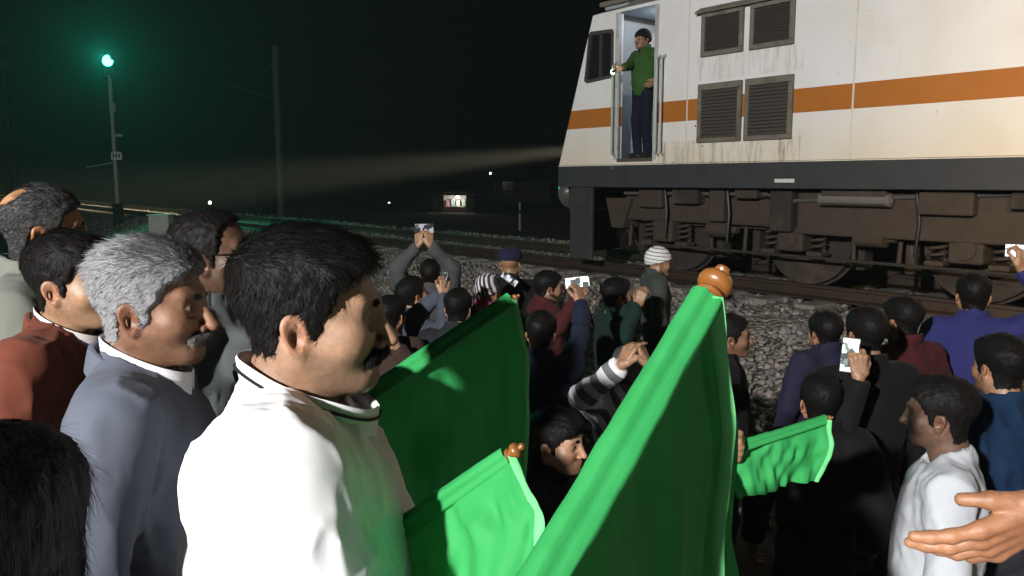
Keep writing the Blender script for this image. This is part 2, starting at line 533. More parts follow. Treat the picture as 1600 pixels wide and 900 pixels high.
def hand_cones(W, fd, pn, side, curl=.5, spread=.0, sc=1.0):
    fd = fd / np.linalg.norm(fd)
    pn = pn - fd * (pn @ fd); pn = pn / np.linalg.norm(pn)
    th = np.cross(fd, pn) * (1 if side > 0 else -1)
    out = []
    offs = [.030, .0105, -.0095, -.028]; lens = [.078, .086, .080, .064]; kn = [.090, .093, .089, .082]
    for k in range(4):
        base = W + sc * (fd * .012 + th * offs[k] * .55)
        a = W + sc * (fd * kn[k] + th * offs[k])
        out.append((base, a, .0155 * sc, .0115 * sc))
        ang = 0.0; p = a; dirv = fd + th * (offs[k] * spread * 12)
        dirv = dirv / np.linalg.norm(dirv)
        c = curl if not isinstance(curl, (list, tuple)) else curl[k]
        for j, (fr, rr) in enumerate(((.46, .0098), (.30, .0088), (.24, .0078))):
            ang += c * (1.15, 1.35, .8)[j]
            q = p + sc * lens[k] * fr * (dirv * math.cos(ang) + pn * math.sin(ang))
            out.append((p, q, rr * sc, rr * sc * .92)); p = q
    a = W + sc * (fd * .022 + th * .026 + pn * .004); b = W + sc * (fd * .058 + th * .046 + pn * .018)
    out.append((W + sc * fd * .008, a, .017 * sc, .016 * sc)); out.append((a, b, .0155 * sc, .0115 * sc))
    c = b + sc * (fd * .028 + th * .006 + pn * (.010 + .012 * (curl if not isinstance(curl, (list, tuple)) else .5)))
    out.append((b, c, .0105 * sc, .0088 * sc))
    return out
def cones_sdf(P, cs, k=.006):
    d = None
    for a, b, ra, rb in cs:
        e = cone(P, a, b, ra, rb)
        d = e if d is None else smin(d, e, k)
    return d
def ik(S, W, a, b, hint):
    v = W - S; d = np.linalg.norm(v)
    m = a + b - .004
    if d > m:
        W = S + v / d * m; v = W - S; d = m
    n = v / d
    x = (a * a - b * b + d * d) / (2 * d); y = math.sqrt(max(a * a - x * x, 0))
    h = hint - n * (hint @ n); h = h / (np.linalg.norm(h) + 1e-9)
    return S + n * x + h * y, W
def vert_normals(V, Q):
    n = np.cross(V[Q[:, 2]] - V[Q[:, 0]], V[Q[:, 3]] - V[Q[:, 1]])
    out = np.zeros_like(V)
    for k in range(4): np.add.at(out, Q[:, k], n)
    return out / (np.linalg.norm(out, axis=1, keepdims=True) + 1e-9)
def strands(V, Nn, colours, comb, count, length, width, seed, lift=.22, jitter=.35):
    """thin tapered locks lying along the combed direction; returns verts, quads, tones"""
    r = np.random.default_rng(seed)
    i = r.integers(0, len(V), count)
    p = V[i] + r.normal(0, .0012, (count, 3)); n = Nn[i]
    c = comb(V[i]) + r.normal(0, jitter, (count, 3))
    c = c - n * np.sum(c * n, 1, keepdims=True); c /= np.linalg.norm(c, axis=1, keepdims=True) + 1e-9
    s = np.cross(c, n)
    lift = lift * (1 - .6 * np.clip((V[i][:, 2] - .05) / .04, 0, 1))
    ln = (length(V[i]) if callable(length) else np.full(count, length)) * r.uniform(.6, 1.3, count)
    ln = ln[:, None]
    lf = (lift * r.uniform(.2, 1.5, count))[:, None]
    w = (width * r.uniform(.6, 1.3, count))[:, None]
    a = p - n * .0015
    m = p + c * ln * .55 + n * ln * lf * .55
    e = p + c * ln + n * ln * lf * .62
    VV = np.stack([a - s * w, a + s * w, m - s * w * .8, m + s * w * .8, e - s * w * .12, e + s * w * .12], 1).reshape(-1, 3)
    k = np.arange(count)[:, None] * 6
    QQ = np.concatenate([k + [0, 1, 3, 2], k + [2, 3, 5, 4]])
    tone = np.repeat(colours(r, V[i]), 6, axis=0)
    return VV, QQ, tone
def comb_default(Q):
    top = np.clip((Q[:, 2] - .055) / .035, 0, 1)[:, None]
    side = np.concatenate([np.zeros((len(Q), 1)), np.full((len(Q), 1), -.55), np.full((len(Q), 1), -.85)], 1)
    tp = np.concatenate([np.full((len(Q), 1), .35), np.full((len(Q), 1), .75), np.full((len(Q), 1), .1)], 1)
    return side * (1 - top) + tp * top

def make_person(label, base, yaw, H, spec, cat='person', group=None):
    """person facing the world direction yaw (degrees, 0 = +X); local +Y is forward"""
    root = empty('person', tuple(map(float, base)), math.radians(yaw - 90))
    tag(root, label, cat, group)
    a = math.radians(yaw - 90)
    RW = np.array([[math.cos(a), -math.sin(a), 0], [math.sin(a), math.cos(a), 0], [0, 0, 1]])
    def loc(p): return RW.T @ (np.asarray(p, float) - np.asarray(base, float))
    def ldir(v): return RW.T @ np.asarray(v, float)
    s = (H + spec.get('short_neck', .02)) / 1.72
    hs = spec.get('hs', {}); tone = spec.get('tone', (.30, .17, .10))
    res = spec.get('res', .0062); cres = spec.get('cres', .014)
    lean = np.array(spec.get('lean', (0, 0, 0)), float)             # offset of the shoulders
    bulk = spec.get('bulk', 1.0)
    def up(v):
        v = np.array(v, float) * s
        return v + lean * np.clip((v[2] - .9 * s) / (.55 * s), 0, 1.4)
    hsc = spec.get('hscale', 1.0)
    hc = up((0, .030, 0)); hc = np.array([0, .030, 0]) * s + lean * 1.25; hc[2] = H - .122 * hsc + lean[2]
    Rh = rot(*spec.get('head', (0, 0, 0)))
    nb = up((0, -.018, 1.44))
    hz = spec.get('hz', .95)
    qs = np.array([1 / hsc, 1 / hsc, 1 / (hsc * hz)], f32)
    def toQ(P): return ((P - hc.astype(f32)) @ Rh.astype(f32)) * qs
    n_up = hc + Rh @ np.array([0, -.020, -.055])
    throat = hc + Rh @ np.array([0, .012, -.085])
    nr = spec.get('neck', .056)
    def neck(P):
        d = cone(P, n_up, nb, nr, nr + .006)
        return smin(d, cone(P, throat, nb + np.array([0, .035, .0]), .036, .036), .03)
    def skin(P):
        return smin(head_sdf(toQ(P), hs) * f32(hsc), neck(P), .022)
    V, Qd = polygonise(skin, hc + [-.125, -.15, -.20], hc + [.125, .15, .155], res)
    T = face_tone(toQ(V), hs, tone)
    Vs = [V]; Qs = [Qd]; Ts = [T]
    # arms
    arms = {}
    cs_top = []
    infl = spec.get('inflate', .016)
    for side in (1, -1):
        A = spec.get('R' if side > 0 else 'L', {})
        S = up((.178 * side * bulk, -.012, 1.378))
        if 'wrist' in A: W = loc(A['wrist'])
        else: W = up(A.get('local', (.27 * side, .06, .86)))
        hint = ldir(A['hint']) if 'hint' in A else np.array([.55 * side, -.5, -.7])
        E_, W = ik(S, W, .292 * s, .262 * s, hint)
        fd = W - E_; fd /= np.linalg.norm(fd)
        hd = ldir(A['fingers']) if 'fingers' in A else fd
        pn = ldir(A['palm']) if 'palm' in A else np.array([-side * .9, .3, -.2])
        arms[side] = (S, E_, W, fd)
        if A.get('hand', True):
            hsz = A.get('size', 1.0)
            hcs = hand_cones(W + fd * .006, hd, pn, side, A.get('curl', .5), A.get('spread', 0.0), hsz)
            hcs.append((W - fd * .09, W + fd * .012, .030, .025))
            lo = np.min([np.minimum(c[0], c[1]) for c in hcs], 0) - .035; hi = np.max([np.maximum(c[0], c[1]) for c in hcs], 0) + .035
            V2, Q2 = polygonise(lambda P: cones_sdf(P, hcs, .007), lo, hi, A.get('res', min(res, .0055)))
            Vs.append(V2); Qs.append(Q2)
            t2 = np.tile(np.asarray(tone, f32) * f32(1.05), (len(V2), 1)); Ts.append(t2)
    off = np.cumsum([0] + [len(v) for v in Vs[:-1]])
    Vb = list(Vs); Qb = [q + o for q, o in zip(Qs, off)]; nv = sum(len(v) for v in Vs)
    hi_ = 1
    for side in (1, -1):                                   # arms under the sleeves join the hands to the neck
        A = spec.get('R' if side > 0 else 'L', {})
        if not A.get('hand', True): continue
        S, E_, W, fd = arms[side]
        def pick(k, p):
            q = Qs[k]; c = Vs[k][q].mean(1); i = int(np.argmin(np.linalg.norm(c - p.astype(f32), axis=1)))
            return i
        ia = pick(0, nb + np.array([.03 * side, 0, -.08])); ib = pick(hi_, W - fd * .13)
        qa = Qs[0][ia] + off[0]; qb = Qs[hi_][ib] + off[hi_]
        pa = Vs[0][Qs[0][ia]]
        prev = qa
        for p, r in ((S, .045 * s), (S * .5 + E_ * .5, .042 * s), (E_, .036 * s), (E_ * .5 + W * .5, .034 * s)):
            ring = (pa - pa.mean(0)); ring = ring / (np.linalg.norm(ring, axis=1, keepdims=True) + 1e-9) * r + p
            Vb.append(ring); idx = np.arange(4) + nv; nv += 4; Ts.append(np.tile(np.asarray(tone, f32), (4, 1)))
            Qb.append(np.stack([prev, np.roll(prev, -1), np.roll(idx, -1), idx], 1)); prev = idx
        qb = qb[::-1]
        Qb.append(np.stack([prev, np.roll(prev, -1), np.roll(qb, -1), qb], 1))
        hi_ += 1
    body = mesh_obj('body', np.concatenate(Vb), np.concatenate(Qb), skin_mat(), root, attrs={'tone': np.concatenate(Ts)})
    if spec.get('strands', 0) > 3000:                      # brows and moustache as short hairs
        Vh = Vs[0]; Qh = toQ(Vh); Mh = Qh.copy(); Mh[:, 0] = np.abs(Mh[:, 0])
        Nh = vert_normals(Vh, Qs[0]) @ Rh
        fv, fq, ft = [], [], []; nn_ = 0
        regs = [(cone(Mh, (.012, .093, .0215), (.046, .073, .027), .0050, .0034), 900, .008, np.array([.9, -.2, .25]), hs.get('hair', (.007, .006, .0055)))]
        if hs.get('moustache'):
            k_ = hs['moustache']
            regs.append((cone(Mh, (.003, .1025, -.0565), (.032, .0895, -.0670), .0112 * k_, .0080 * k_), 3800, .0085, np.array([.55, -.1, -.8]), hs.get('mcol', hs.get('hair', (.007, .006, .0055)))))
        for dd, cnt, ln_, dirv, col_ in regs:
            m_ = (dd < .0008) & (Qh[:, 1] > .05)
            if m_.sum() < 10: continue
            cf = np.asarray(col_, f32)
            sv, sq, stn = strands(Qh[m_].astype(float) / qs, Nh[m_], lambda r, q: np.tile(cf, (len(q), 1)) * r.uniform(.6, 1.5, (len(q), 1)),
                                  lambda q: np.stack([np.sign(q[:, 0]) * dirv[0], np.full(len(q), dirv[1]), np.full(len(q), dirv[2])], 1), cnt, ln_, .00055, 77, .30, .25)
            fv.append(sv @ Rh.T + hc); fq.append(sq + nn_); ft.append(stn); nn_ += len(sv)
        if fv:
            fo_ = mesh_obj('facial_hair', np.concatenate(fv), np.concatenate(fq), hair_mat(), root, attrs={'tone': np.concatenate(ft)})
    # hair
    style = spec.get('hair', 'short')
    if style:
        pts = HAIRPOLY[style]; hcol = np.asarray(hs.get('hair', (.007, .006, .0055)), f32)
        vol = spec.get('volume', 1.0); sd = spec.get('seed', 1)
        def hairf(P):
            Q = toQ(P)
            top = np.clip((Q[:, 2] - .01) / .07, 0, 1); fr = np.clip((Q[:, 1] - .02) / .06, 0, 1) * top
            th = .0035 + vol * (.0105 * top + .006 * fr) + np.clip(.004 * (Q[:, 2] + .09) / .1, 0, .004)
            if style == 'long': th = th + .012 + .02 * np.clip((.0 - Q[:, 2]) / .12, 0, 1)
            nz = (vnoise(Q, (150, 60, 60), sd) - .5) * .005 + (vnoise(Q, 30, sd + 3) - .5) * .006 * top * vol + (vnoise(Q, 300, sd + 5) - .5) * .003
            base_d = skull(Q, hs)
            if style == 'long':
                base_d = smin(base_d, ell(Q, (0, -.045, -.07), (.07, .055, .12)), .04)
            else:
                base_d = smin(base_d, ell(Q, (0, -.026, -.075), (.056, .056, .09)), .03)
            d = base_d - th + nz
            if spec.get('patch'):
                d = smax(d, -sph(Q, spec['patch'][:3], spec['patch'][3]) + (vnoise(Q, 90, 4) - .5) * .012, .006)
            pd = poly2(Q[:, 1], Q[:, 2], pts) + (vnoise(Q, 170, sd + 8) - .5) * .010
            return smax(d, pd, .004) * f32(hsc)
        V, Qd = polygonise(hairf, hc + [-.14, -.17, -.22 if style == 'long' else -.155], hc + [.14, .15, .17], res)
        Qv = toQ(V)
        shade = spec.get('shade')                                     # colouring of the hair itself (greying)
        if shade is None:
            shade = lambda r, q: np.tile(hcol, (len(q), 1)) * r.uniform(.7, 1.4, (len(q), 1))
        rr = np.random.default_rng(sd)
        Tn = np.mean([shade(rr, Qv) for _ in range(8)], 0) * .8
        Vs = [V]; Qs = [Qd]; Ts = [Tn]
        if spec.get('strands', 0):
            Nn = vert_normals(V, Qd)
            comb = spec.get('comb', comb_default)
            ln = spec.get('hlen', lambda q: .012 + .016 * np.clip((q[:, 2] - .03) / .06, 0, 1))
            sv, sq, stn = strands(Qv.astype(float) / qs, Nn @ Rh, shade, comb, spec['strands'], ln, spec.get('swidth', .00055), sd + 2, spec.get('lift', .22), spec.get('jit', .35))
            sv = sv @ Rh.T + hc
            Vs.append(sv); Qs.append(sq + len(V)); Ts.append(stn)
        mesh_obj('hair', np.concatenate(Vs), np.concatenate(Qs), hair_mat(), root, attrs={'tone': np.concatenate(Ts)})
    if spec.get('cap'):
        cm, kind = spec['cap']
        def capf(P):
            Q = toQ(P)
            if kind == 'beanie':
                d = skull(Q, hs) - .016 - .010 * np.clip((Q[:, 2] - .06) / .08, 0, 1) + (vnoise(Q, (120, 30, 20), 2) - .5) * .006
                d = smax(d, poly2(Q[:, 1], Q[:, 2], HAIRPOLY['beanie']), .008)
                band = np.maximum(skull(Q, hs) - .021, np.abs(Q[:, 2] - (.030 + .35 * Q[:, 1])) - .017)
                return smin(d, band, .008) * f32(hsc)
            if kind == 'turban':
                d = ell(Q, (0, -.012, .075), (.105, .118, .078)) + (vnoise(Q, (25, 25, 70), 4) - .5) * .016
                return smax(d, -(Q[:, 2] - .028 - .2 * Q[:, 1]), .01) * f32(hsc)
            # flat cap with a peak
            d = ell(Q, (0, -.008, .078), (.084, .105, .048))
            d = smax(d, -(Q[:, 2] - .050 - .05 * Q[:, 1]), .008)
            pk = np.maximum(ell(Q, (0, .080, .050), (.066, .058, .02)), np.abs(Q[:, 2] - .052 + .25 * (Q[:, 1] - .08)) - .005)
            return smin(d, pk, .012) * f32(hsc)
        V, Qd = polygonise(capf, hc + [-.15, -.17, -.10], hc + [.15, .19, .20], max(res, .004))
        mesh_obj('cap', V, Qd, cm, root)
    # upper garment
    tm = spec['top']; tname = spec.get('topname', 'jacket')
    hem = spec.get('hem', .83) * s
    wr = spec.get('wrinkle', .010); wf = spec.get('wfreq', 1.0); sd = spec.get('seed', 1)
    fatb = spec.get('belly', 0.0)
    col_r = spec.get('collar', .0); seam = spec.get('seam', 0.0)
    def torso(P):
        d = ell(P, up((0, .0, 1.235)), (.170 * s * bulk + infl, .118 * s + infl, .205 * s))
        d = smin(d, ell(P, up((0, .012 + fatb * .4, 1.02)), (.152 * s * bulk + infl + fatb * .6, .112 * s + infl + fatb, .24 * s)), .08)
        d = smin(d, cone(P, up((-.135 * bulk, -.015, 1.375)), up((.135 * bulk, -.015, 1.375)), .052 * s + infl * .75, .052 * s + infl * .75), .06)
        for k in (1, -1):
            d = smin(d, cone(P, up((.120 * k * bulk, -.02, 1.39)), up((.02 * k, -.028, spec.get('trap', 1.450))), .036 * s + infl * .7, .042 * s + infl * .2), .045)
        return d
    def topf(P):
        d = torso(P); groove = 0.0
        nq = P + .035 * np.stack([vnoise(P, 9 * wf, sd), vnoise(P, 9 * wf, sd + 1), vnoise(P, 9 * wf, sd + 2)], 1)
        for side in (1, -1):
            S, E_, W, fd = arms[side]
            sl = spec.get('sleeve', 1.0)
            ua = cone(P, S, E_, .056 * s + infl, .043 * s + infl * .9)
            if seam > 0: groove = groove + np.exp(-((d - ua) / .005) ** 2) * np.exp(-np.maximum(np.abs(d) - .03, 0) / .02)
            d = smin(d, ua, .045)
            if sl > 0:
                We = E_ + (W - E_) * sl
                fa = cone(P, E_, We + fd * .02, .043 * s + infl * .9, .030 * s + infl * .8)
                fa = np.maximum(fa, (P - We.astype(f32)) @ fd.astype(f32))
                d = smin(d, fa, .02)
        r1 = 1 - np.abs(2 * vnoise(nq, (13 * wf, 13 * wf, 9 * wf), sd + 4) - 1)
        r2 = 1 - np.abs(2 * vnoise(nq, (30 * wf, 30 * wf, 22 * wf), sd + 6) - 1)
        d = d + wr * (.5 - r1 ** 2) + wr * .45 * (.5 - r2 ** 2)
        if seam > 0:
            d = d + seam * groove
            nq2 = P + .09 * np.stack([vnoise(P, 6, sd + 11), vnoise(P, 6, sd + 12), vnoise(P, 6, sd + 13)], 1)
            cr = 1 - np.abs(2 * vnoise(nq2, spec.get('cfreq', (17, 17, 6)), sd + 14) - 1)
            d = d - spec.get('crease', .008) * (cr ** 6)
        if col_r > 0:
            ax = nb + np.array([0, .012, .035 * s]); q = P - ax.astype(f32)
            q2 = q[:, 2] + .28 * q[:, 1]
            rr = np.sqrt((q[:, 0] / 1.0) ** 2 + (q[:, 1] / 1.08) ** 2) - (nr + .016)
            ring = np.sqrt(np.maximum(np.abs(rr) - .004, 0) ** 2 + np.maximum(np.abs(q2) - col_r, 0) ** 2) - .006
            d = smin(d, ring, .012)
        d = smax(d, hem - P[:, 2] + .012 * (vnoise(P, 12, 3) - .5), .01)
        # neck opening
        d = smax(d, -cone(P, nb + np.array([0, .02, -.06]), n_up + np.array([0, .0, .10]), nr + .006, nr + .020), .008)
        return d
    allp = [np.array([-.32 * s, -.25, hem]), np.array([.32 * s, .28 + fatb, 1.52 * s])]
    allp += [arms[k][j] + v for k in (1, -1) for j in (1, 2) for v in (np.full(3, -.10), np.full(3, .10))]
    lo = np.min(allp, 0) + np.minimum(lean, 0); hi = np.max(allp, 0) + np.maximum(lean, 0)
    lo[2] = min(hem, lo[2]) - .02
    V, Qd = polygonise(topf, lo, hi, cres)
    mesh_obj(tname, V, Qd, tm, root)
    # trousers and shoes
    bm_ = spec.get('bottom')
    if bm_ is not None:
        legs = []
        st = spec.get('stride', .0)
        for side in (1, -1):
            hp = np.array([.088 * side, 0, .90]) * s; kn = np.array([.10 * side, .03 + st * side * .5, .50]) * s; an = np.array([.105 * side, -.01 + st * side, .09]) * s
            legs.append((hp, kn, an))
        def legf(P):
            d = ell(P, (0, 0, .93 * s), (.165 * s, .118 * s, .15 * s))
            for hp, kn, an in legs:
                e = smin(cone(P, hp, kn, .092 * s, .070 * s), cone(P, kn, an, .070 * s, .062 * s), .02)
                e = np.maximum(e, .045 - P[:, 2])
                d = smin(d, e, .03)
            d = np.maximum(d, P[:, 2] - 1.0 * s)
            return d + .010 * (.5 - (1 - np.abs(2 * vnoise(P, (14, 14, 20), sd) - 1)) ** 2)
        V, Qd = polygonise(legf, (-.26 * s, -.3, 0), (.26 * s, .3, 1.03 * s), spec.get('lres', .02))
        mesh_obj('trousers', V, Qd, bm_, root)
        for hp, kn, an in legs:
            c = np.array([an[0], an[1] + .055, .04])
            V, Qd = polygonise(lambda P: np.maximum(smin(ell(P, c, (.045, .14, .05)), cone(P, c + [0, -.06, .0], c + [0, -.06, .06], .045, .045), .03), -P[:, 2] + .002), c - [.08, .2, .05], c + [.08, .2, .13], .016)
            mesh_obj('shoe', V, Qd, plain('shoe_leather', (.02, .018, .016), .5), root)
    return root, dict(hc=hc, Rh=Rh, nb=nb, toW=lambda v: RW @ np.asarray(v, float) + np.asarray(base, float), loc=loc, arms=arms, n_up=n_up, nr=nr, s=s)

def ring_collar(name, parent, c, rx, ry, tilt, h, flare, thick, material, gap=0.35, n=72, wave=.0, drop=0.0):
    """standing collar round a neck; angle 0 is the front, tilt lowers the front"""
    V = []; Fs = []
    prof = [(0, 0), (.25, .35), (.45, .72), (.5, .94), (.2, 1.0), (-.3, .96), (-.5, .7), (-.5, .3), (-.5, 0)]
    m = len(prof)
    for i in range(n + 1):
        a = gap + (2 * math.pi - 2 * gap) * i / n
        fx, fy = math.sin(a), math.cos(a)
        for o, k in prof:
            r = 1 + flare * k
            off = thick * o
            z = c[2] + h * k * (1 - drop * max(fy, 0)) - tilt * fy + wave * math.sin(5 * a + 2 * k)
            V.append((c[0] + fx * (rx * r + off), c[1] + fy * (ry * r + off), z))
    for i in range(n):
        for j in range(m - 1):
            Fs.append((i * m + j, (i + 1) * m + j, (i + 1) * m + j + 1, i * m + j + 1))
    Fs.append(tuple(range(m))); Fs.append(tuple(n * m + j for j in range(m - 1, -1, -1)))
    o = mesh_obj(name, V, Fs, material, parent)
    o.data.set_sharp_from_angle(angle=math.radians(60))
    return o
def ring_path(c, rx, ry, tilt, z, flare, k, off, gap=.35, n=72, wave=0.0, h=0.0, drop=0.0):
    out = []
    for i in range(n + 1):
        a = gap + (2 * math.pi - 2 * gap) * i / n
        r = 1 + flare * k
        out.append((c[0] + math.sin(a) * (rx * r + off), c[1] + math.cos(a) * (ry * r + off), c[2] + h * k * (1 - drop * max(math.cos(a), 0)) - tilt * math.cos(a) + wave * math.sin(5 * a + 2 * k)))
    return out
# ------------------------------------------------------------------ the men in the front row (they stand on a raised platform)
PLAT = 0.67
def stand(px, py, t, yaw, z0, fwd=.030, hsc=1.0, extra=0.0):
    """base point and height of a person whose head centre shows at a photo pixel, t metres deep"""
    h = at(px, py, t)
    a = math.radians(yaw)
    bx, by = h[0] - math.cos(a) * fwd, h[1] - math.sin(a) * fwd
    z = ground_z(bx, by) if z0 is None else z0
    return (bx, by, z), h[2] - z + .122 * hsc + extra
BLACK = (.0065, .0058, .0055)
def greying(dark, light, amount):
    def fn(r, q):
        w = np.clip(amount(q), 0, 1)
        pick = (r.random(len(q)) < w)[:, None]
        c = np.where(pick, np.asarray(light), np.asarray(dark)) * r.uniform(.65, 1.3, (len(q), 1))
        return c
    return fn
def comb_main(Q):
    top = np.clip((Q[:, 2] - .055) / .03, 0, 1)[:, None]
    o = np.ones((len(Q), 1))
    side = np.concatenate([0 * o, -.35 * o, -.95 * o], 1); tp = np.concatenate([.45 * o, .85 * o, .05 * o], 1)
    return side * (1 - top) + tp * top
def comb_back(Q):
    o = np.ones((len(Q), 1)); top = np.clip((Q[:, 2] - .07) / .03, 0, 1)[:, None]
    side = np.concatenate([0 * o, -.8 * o, -.55 * o], 1); tp = np.concatenate([.1 * o, -.9 * o, .1 * o], 1)
    return side * (1 - top) + tp * top

m_white = fabric('white_jacket_cloth', (.80, .81, .82), .6, 600, .04, .1, .3, .15)
m_suit = fabric('blue_grey_suiting', (.098, .110, .142), .8, 900, .10, .3, .2, .25)
m_red = fabric('rust_corduroy', (.13, .037, .022), .85, 500, .16, .3, .15, .4)
m_olive = fabric('grey_green_parka', (.150, .160, .135), .75, 500, .15, .2, .2, .3)
m_dark = fabric('black_wool', (.014, .014, .015), .85, 500, .2, .1, .15, .3)
m_slate = fabric('slate_jacket', (.060, .068, .066), .75, 500, .2, .2, .2, .3)
m_trou = fabric('dark_trousers', (.03, .032, .04), .85, 700, .15, .1, .15, .2)
m_pipe = fabric('black_piping', (.012, .012, .014), .6, 700, .1, .1, .2, .1)
m_shirt = fabric('white_shirt', (.78, .78, .80), .7, 900, .04, .1, .25, .15)

# --- man in the white jacket
b, H = stand(490, 489, 1.20, 9, PLAT)
flagA_low = at(786, 1020, .87)
man, I = make_person('black-haired man with moustache in bright white jacket with dark collar piping', b, 9, H, dict(
    res=.0021, cres=.0062, top=m_white, bottom=m_trou, strands=22000, lift=.05, jit=.20, swidth=.0004, volume=1.0, comb=comb_main, seed=3, hair='short', tone=(.31, .187, .118),
    hs=dict(moustache=1, stubble=.42, fat=.006, wide=1.03, nose=1.05), short_neck=.022, seam=.0035, crease=.006, inflate=.050, wrinkle=.0065, wfreq=1.0, bulk=1.10, belly=.05, trap=1.437, head=(-6, -2, 0), neck=.061,
    shade=greying(BLACK, (.22, .22, .22), lambda q: 0.0 * q[:, 0]),
    R=dict(wrist=flagA_low - np.array([.02, .035, .03]), palm=(0.2, .9, 0), fingers=(.75, .2, .25), curl=1.0, hint=(-.3, .25, -1), size=1.0),
    L=dict(wrist=tuple(at(560, 930, 1.38)), palm=(.3, -.9, 0), fingers=(.8, .1, .1), curl=1.0, hint=(-.4, .5, -.8))))
C0 = np.array([0, .020, 1.424 * I['s']])
ring_collar('collar', man, C0, .080, .098, .044, .052, .02, .009, m_white, .06, wave=.0012)
pp = ring_path(C0, .080, .098, .044, 0, .02, .70, .0068, .08, wave=.0012, h=.052)
MB().tube(pp, .0024, 6).build('piping', m_pipe, man, True)

# --- grey-haired man in the suit
b, H = stand(241, 474, 1.57, 12, PLAT)
man, I = make_person('silver-haired man in blue-grey suit with white shirt collar', b, 12, H, dict(
    res=.0023, cres=.0065, top=m_suit, topname='suit_jacket', bottom=m_trou, strands=24000, lift=.08, jit=.25, swidth=.0004, volume=1.0, comb=comb_back, seed=11, hair='short', tone=(.19, .098, .055),
    hs=dict(moustache=.72, mcol=(.16, .155, .15), stubble=.25, nose=1.12, hair=(.05, .05, .05)), short_neck=.02, seam=.004, crease=.006, inflate=.022, wrinkle=.006, wfreq=.9, bulk=1.0, head=(-13, -3, 0), neck=.057,
    shade=greying((.060, .060, .062), (.30, .30, .31), lambda q: .86 - .75 * np.clip((q[:, 2] - .055) / .05, 0, 1) * np.clip((q[:, 1] + .06) / .06, 0, 1)),
    R=dict(local=(.25, .10, .90), curl=.5), L=dict(local=(-.22, .25, .98), curl=.9)))
C0 = np.array([0, .012, 1.428 * I['s']])
ring_collar('shirt_collar', man, C0, .068, .082, .040, .046, .0, .005, m_shirt, .18)
ring_collar('jacket_collar', man, C0 + np.array([0, -.006, -.030]), .096, .108, .052, .048, -.16, .012, m_suit, .55)

# --- man in the rust blazer
b, H = stand(118, 440, 2.02, 0, PLAT)
man, I = make_person('black-haired man in rust-red blazer with pale shirt collar', b, 0, H, dict(
    res=.0028, cres=.008, top=m_red, topname='blazer', bottom=m_trou, strands=9000, lift=.08, jit=.25, volume=1.0, comb=comb_main, seed=21, hair='short', tone=(.32, .19, .11),
    hs=dict(stubble=.2), short_neck=.02, seam=.004, crease=.008, inflate=.022, wrinkle=.007, wfreq=.9, head=(-6, 0, 0), R=dict(local=(.25, .10, .90)), L=dict(local=(-.22, .25, .98))))
C0 = np.array([0, .012, 1.428 * I['s']])
ring_collar('shirt_collar', man, C0, .068, .082, .040, .044, .0, .005, fabric('pale_shirt', (.55, .50, .48)), .18)
ring_collar('blazer_collar', man, C0 + np.array([0, -.006, -.030]), .096, .108, .052, .046, -.16, .012, m_red, .55)

# --- balding man at the far left
b, H = stand(70, 358, 2.25, 35, PLAT)
man, I = make_person('balding man with dark side hair in grey-green parka at left edge', b, 20, H, dict(
    res=.0032, cres=.010, top=m_olive, topname='parka', bottom=m_trou, strands=6000, lift=.06, jit=.25, volume=.5, comb=comb_back, seed=31, hair='short', patch=(0, -.085, .105, .062), tone=(.34, .185, .09),
    hs=dict(hair=(.05, .05, .05)), shade=greying((.02, .02, .02), (.16, .16, .16), lambda q: .15 + 0 * q[:, 0]), inflate=.035, wrinkle=.014, collar=.022, head=(8, -4, 0)))

# --- man in spectacles between them
b, H = stand(336, 398, 2.2, -8, PLAT)
man, I = make_person('man with receding hair and spectacles behind the silver-haired man', b, -8, H, dict(
    res=.0032, cres=.009, top=m_slate, bottom=m_trou, seed=41, hair='receding', volume=.5, strands=3500, lift=.05, tone=(.085, .046, .028),  # skin tone darkened: the shade on him is put into its colour
    hs=dict(stubble=.3), inflate=.030, wrinkle=.014, collar=.024, head=(10, 2, 0), L=dict(wrist=tuple(at(478, 700, 1.62)), curl=1.0, fingers=(.8, 0, .3), palm=(.3, -.9, 0))))
gm = plain('spectacle_frame', (.01, .01, .01), .35)
Rh, hc = I['Rh'], I['hc']
g = MB()
for k in (1, -1):
    ringp = [hc + Rh @ np.array([.032 * k + .021 * math.cos(a), .100 - .012 * abs(math.cos(a)) * (1 if math.cos(a) * k > 0 else .2), .001 + .016 * math.sin(a)]) for a in np.linspace(0, 2 * math.pi, 15)]
    g.tube(ringp, .0022, 5)
    g.tube([hc + Rh @ np.array(v) for v in ((.053 * k, .090, .004), (.074 * k, .05, .006), (.079 * k, -.006, .004))], .0020, 5)
g.tube([hc + Rh @ np.array(v) for v in ((-.012, .103, .004), (0, .105, .006), (.012, .103, .004))], .002, 5)
g.build('spectacles', gm, man, True)

# --- dark-haired person close in the lower left corner
b, H = stand(4, 838, .98, 75, PLAT)
man, I = make_person('person with long black hair and black coat in lower left corner', b, 85, H, dict(
    res=.0028, cres=.010, top=m_dark, topname='coat', bottom=m_trou, strands=9000, lift=.05, jit=.15, swidth=.0006, hair='long', seed=51, tone=(.26, .15, .09),
    comb=lambda Q: np.tile(np.array([0, -.25, -1.0]), (len(Q), 1)), hlen=.05, hs=dict(hair=(.0028, .0026, .0026)), inflate=.03, head=(0, 0, 0)))
